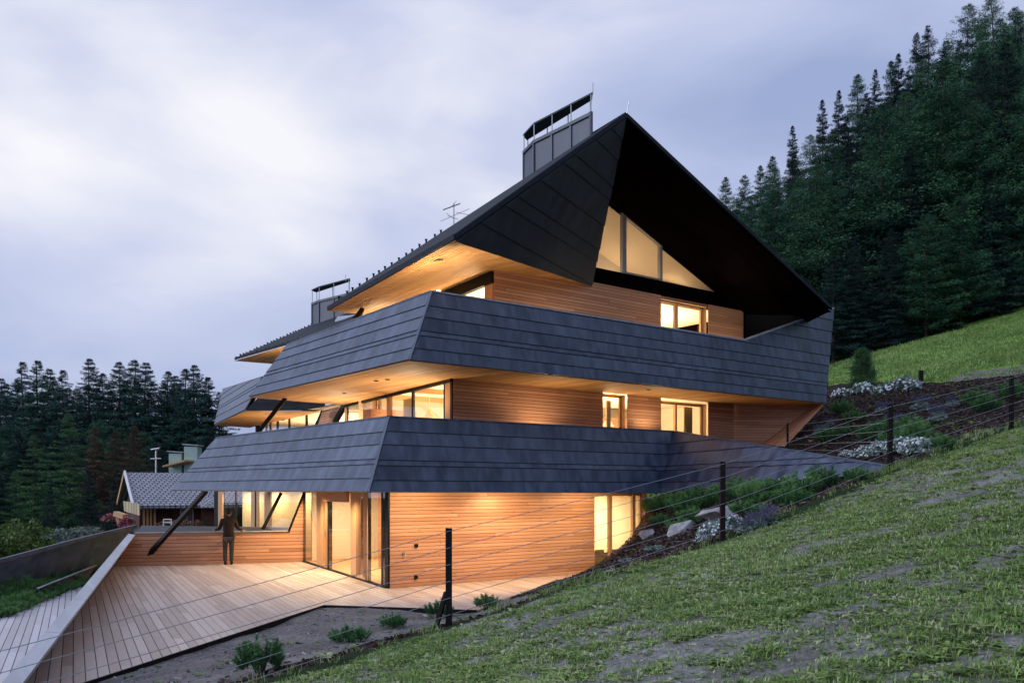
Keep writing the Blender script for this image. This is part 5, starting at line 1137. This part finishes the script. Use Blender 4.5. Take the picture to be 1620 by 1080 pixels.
for (x0, y0, x1, y1, r_) in ((239, 711, 252, 709, .05), (238, 725.5, 255, 725, .03), (250, 712, 253, 707, .03)):
    m = MB(); tube(m, [P(x0, y0, Y=50), P(x1, y1, Y=49.8)], r_, 5); m.build('antenna', M['steel'], am, world=True)

# ------------------------------------------------------------------ left garden: sloping lower roof, hedges, small wall, bushes
lr = empty('lower_roof', (-15, 28, -.5), label='broad dark grey sheet roof sloping away left of the terrace', cat='roof')
m = MB(); LA, LB_, LC = P(-60, 940, z=-.32), P(158, 893, z=-.28), P(214, 832, Y=33.5); LD, LE = OP(122, 854, LA, LB_, LC), OP(-60, 903, LA, LB_, LC)
boards(m, [LA, LB_, LC, LD, LE], along=V((1, 0, 0)), pitch=.42, gap=.008, lap=.015, thick=.03, lens=(2, 4), seed=131); m.build('cladding', M['chim2'], lr, world=True)
m = MB(); beam(m, LC, LD, .10, .12); beam(m, LD, LE, .10, .12); m.build('edge_trim', M['slate'], lr, world=True)
gw = empty('garden_wall', P(100, 912, Y=23), label='low timber garden wall with pale cap between two rows of creeping conifers', cat='wall')
m = MB(); a, b_, c, d = P(152, 895, z=-.25), P(60, 932, z=-.3), P(60, 945, z=-.62), P(134, 922, z=-.62); prism(m, [a, b_, c, d], V((-.1, .1, 0))); m.build('boarding', M['oldwood'], gw, world=True)
m = MB(); beam(m, a+V((0, 0, .03)), b_+V((0, 0, .03)), .07, .03); m.build('cap', M['zinc'], gw, world=True)
for i in range(13):
    px = 143-i*13; py = 899+i*4.0+rnd.uniform(-1, 1); plant('creep', P(px, py+7, z=-.6), rnd.uniform(1.0, 1.3), '%s creeping conifer from the right in the upper green row below the sheet roof' % ORD[i], 'creeping conifers, upper row')
for i in range(12):
    px = 122-i*13; py = 922+i*5.0+rnd.uniform(-1, 1); plant('creep', P(px, py+3, z=-.62), rnd.uniform(.75, .95), '%s creeping conifer from the right in the lower green row beside the bleached deck' % ORD[i], 'creeping conifers, lower row')
m = MB(); m.face([P(-420, 1140, z=-.66), P(-60, 995, z=-.66), P(150, 915, z=-.66), P(160, 890, z=-.66), P(-60, 925, z=-.66), P(-420, 1000, z=-.66)]); o = m.build('garden_bed', ground_material('bark')); tag(o, kind='structure')
def bush(px, py, Y, R_, H, label, mat='shrub', n=4500, sz=.09):
    o = empty('garden_bush', P(px, py, Y=Y), label=label, cat='shrub', group='bushes beyond the sheet roof'); me = mound(abs(int(px))+3, R_, H, n, mat, sz); c = bpy.data.objects.new('foliage', me); COL.objects.link(c); c.parent = o
    c = bpy.data.objects.new('stem', STM[0]); COL.objects.link(c); c.parent = o; c.scale = (2, 2, 2)
bush(12, 895, 31, 1.1, 1.2, 'yellow green bush at the left edge behind the sheet roof'); bush(34, 868, 36, 1.0, 1.1, 'round light green bush right of the yellow green one')
bush(82, 866, 35, .55, .7, 'small bright bush above the edge of the sheet roof'); bush(55, 872, 34, .8, .5, 'low dull green bush between the two bright ones'); bush(105, 856, 35, .9, .45, 'flat bush following the sheet roof edge', 'silver'); bush(135, 848, 36, .7, .35, 'pale low bush near the small spruce', 'silver'); bush(-15, 880, 34, 1.6, 1.3, 'dense green bush at the far left edge')
tr, tn_ = conifer(55, 20, 6.2, 'spruce', .03, 3500); TREES['y1'] = (soup('crown', tr, tn_, MF['larch']), TREES['s1'][1])
tree(161, 38, 813, 'y1', 'spruce_tree', 'small young light green spruce above the sheet roof edge', None, base=float(P(161, 843, Y=38).z))

# ------------------------------------------------------------------ person at the parapet
def skin_body(name, joints, edges, mat, parent, sub=2):
    me = bpy.data.meshes.new(name); me.from_pydata([j[0] for j in joints], edges, []); o = bpy.data.objects.new(name, me); COL.objects.link(o); o.parent = parent
    md = o.modifiers.new('skin', 'SKIN'); md.use_smooth_shade = True
    sv = me.skin_vertices[0].data
    for i, j in enumerate(joints): sv[i].radius = j[1] if isinstance(j[1], tuple) else (j[1], j[1])
    sv[0].use_root = True
    s = o.modifiers.new('sub', 'SUBSURF'); s.levels = sub; s.render_levels = sub; me.materials.append(mat); return o
per = empty('person', P(362, 892, z=0), math.atan2(dW.y, dW.x), label='person in dark shirt and trousers leaning with both hands on the parapet, back turned', cat='person')
shirt = plain('dark brown shirt', (.028, .021, .016), .9, .15, 0, .35, 9, .9); jeans = plain('dark trousers', (.045, .042, .046), .9, .15, 0, .35, 9, .9); skinm = plain('skin', (.42, .22, .15), .6, .3, 0, .05, 8, 0); hairm = plain('dark hair', (.018, .012, .009), .7, .3, 0, .3, 30, .5)
# local frame: +y towards the wall; the figure faces +y
B = [((0, .02, .93), (.18, .125)), ((0, .04, 1.10), (.17, .12)), ((0, .06, 1.28), (.20, .125)), ((0, .08, 1.42), (.185, .10)), ((0, .10, 1.50), (.058, .055)), ((0, .12, 1.56), .050),
     ((-.20, .09, 1.41), .082), ((-.27, .15, 1.17), .062), ((-.42, .34, 1.09), .046), ((.20, .09, 1.41), .082), ((.27, .15, 1.17), .062), ((.42, .34, 1.09), .046),
     ((-.095, .02, .84), .095), ((-.11, .05, .50), .062), ((-.10, -.02, .10), .045), ((-.10, .06, .045), (.045, .04)), ((-.10, .16, .03), (.042, .03)),
     ((.095, .02, .84), .095), ((.095, .02, .50), .062), ((.085, .0, .10), .045), ((.09, .08, .045), (.045, .04)), ((.09, .18, .03), (.042, .03))]
E = [(0, 1), (1, 2), (2, 3), (3, 4), (4, 5), (3, 6), (6, 7), (7, 8), (3, 9), (9, 10), (10, 11), (0, 12), (12, 13), (13, 14), (14, 15), (15, 16), (0, 17), (17, 18), (18, 19), (19, 20), (20, 21)]
body = skin_body('body', B, E, shirt, per)
# trousers and shirt as clothing shells following the same skeleton
TR = [B[0][0:2]] + B[12:15] + B[17:20]
TRj = [((0, .02, .91), (.19, .135)), ((-.095, .02, .83), .103), ((-.11, .05, .50), .078), ((-.10, -.01, .08), .066), ((.095, .02, .83), .103), ((.095, .02, .50), .078), ((.085, .0, .08), .066)]
skin_body('trousers', TRj, [(0, 1), (1, 2), (2, 3), (0, 4), (4, 5), (5, 6)], jeans, body)
import bmesh
def ellip(name, c, r, mat, parent, seg=16, fn=None):
    bm = bmesh.new(); bmesh.ops.create_uvsphere(bm, u_segments=seg, v_segments=seg, radius=1)
    for v in bm.verts:
        q = V((v.co.x*r[0], v.co.y*r[1], v.co.z*r[2]))
        if fn: q = fn(q, v.co.copy())
        v.co = q + V(c)
    me = bpy.data.meshes.new(name); bm.to_mesh(me); bm.free(); me.polygons.foreach_set('use_smooth', [True]*len(me.polygons)); me.materials.append(mat); o = bpy.data.objects.new(name, me); COL.objects.link(o); o.parent = parent; return o
def headf(q, u):
    if u.y > .3: q.y -= .015*(1-abs(u.z)); 
    if u.z < -.2: q.x *= 1-.35*(-u.z-.2); q.y += .01
    if u.y > .85 and abs(u.z+.1) < .25 and abs(u.x) < .25: q.y += .022
    return q
hd = ellip('head', (0, .145, 1.655), (.076, .095, .115), skinm, body, 20, headf)
ellip('hair', (0, .133, 1.685), (.084, .098, .105), hairm, hd, 18, lambda q, u: q if not (u.y > .45 and u.z < .35) else V((q.x*.8, q.y*.55, q.z*.6)))
for s_ in (-1, 1):
    ellip('ear', (s_*.078, .14, 1.65), (.012, .022, .032), skinm, hd, 10)
    ellip('shoe', (s_*.095, .08 if s_ < 0 else .10, .04), (.05, .14, .045), M['black'], body, 14)
    hb = [((s_*.42, .35, 1.085), .030), ((s_*.445, .40, 1.072), (.040, .018))]; he = [(0, 1)]
    for k, (dx, dy, l) in enumerate(((-.030, .03, .070), (-.010, .05, .082), (.012, .05, .078), (.032, .035, .062))):
        i = len(hb); hb += [((s_*(.445+dx*.8), .41+.01, 1.072), .012), ((s_*(.455+dx*1.3), .41+dy*.6+.012, 1.074), .0095), ((s_*(.465+dx*1.7), .41+dy+.02+l*.2, 1.062), .008)]; he += [(1, i), (i, i+1), (i+1, i+2)]
    i = len(hb); hb += [((s_*.405, .40, 1.068), .011), ((s_*.388, .43, 1.066), .009)]; he += [(1, i), (i, i+1)]
    skin_body('hand', hb, he, skinm, body, 1)
per.scale = (1.0, 1.0, 1.0)
per.location = PV(362, 892, TBL, TBR)*1.0; per.location.z = 0; per.location -= V((-dW.y, dW.x, 0))*.46
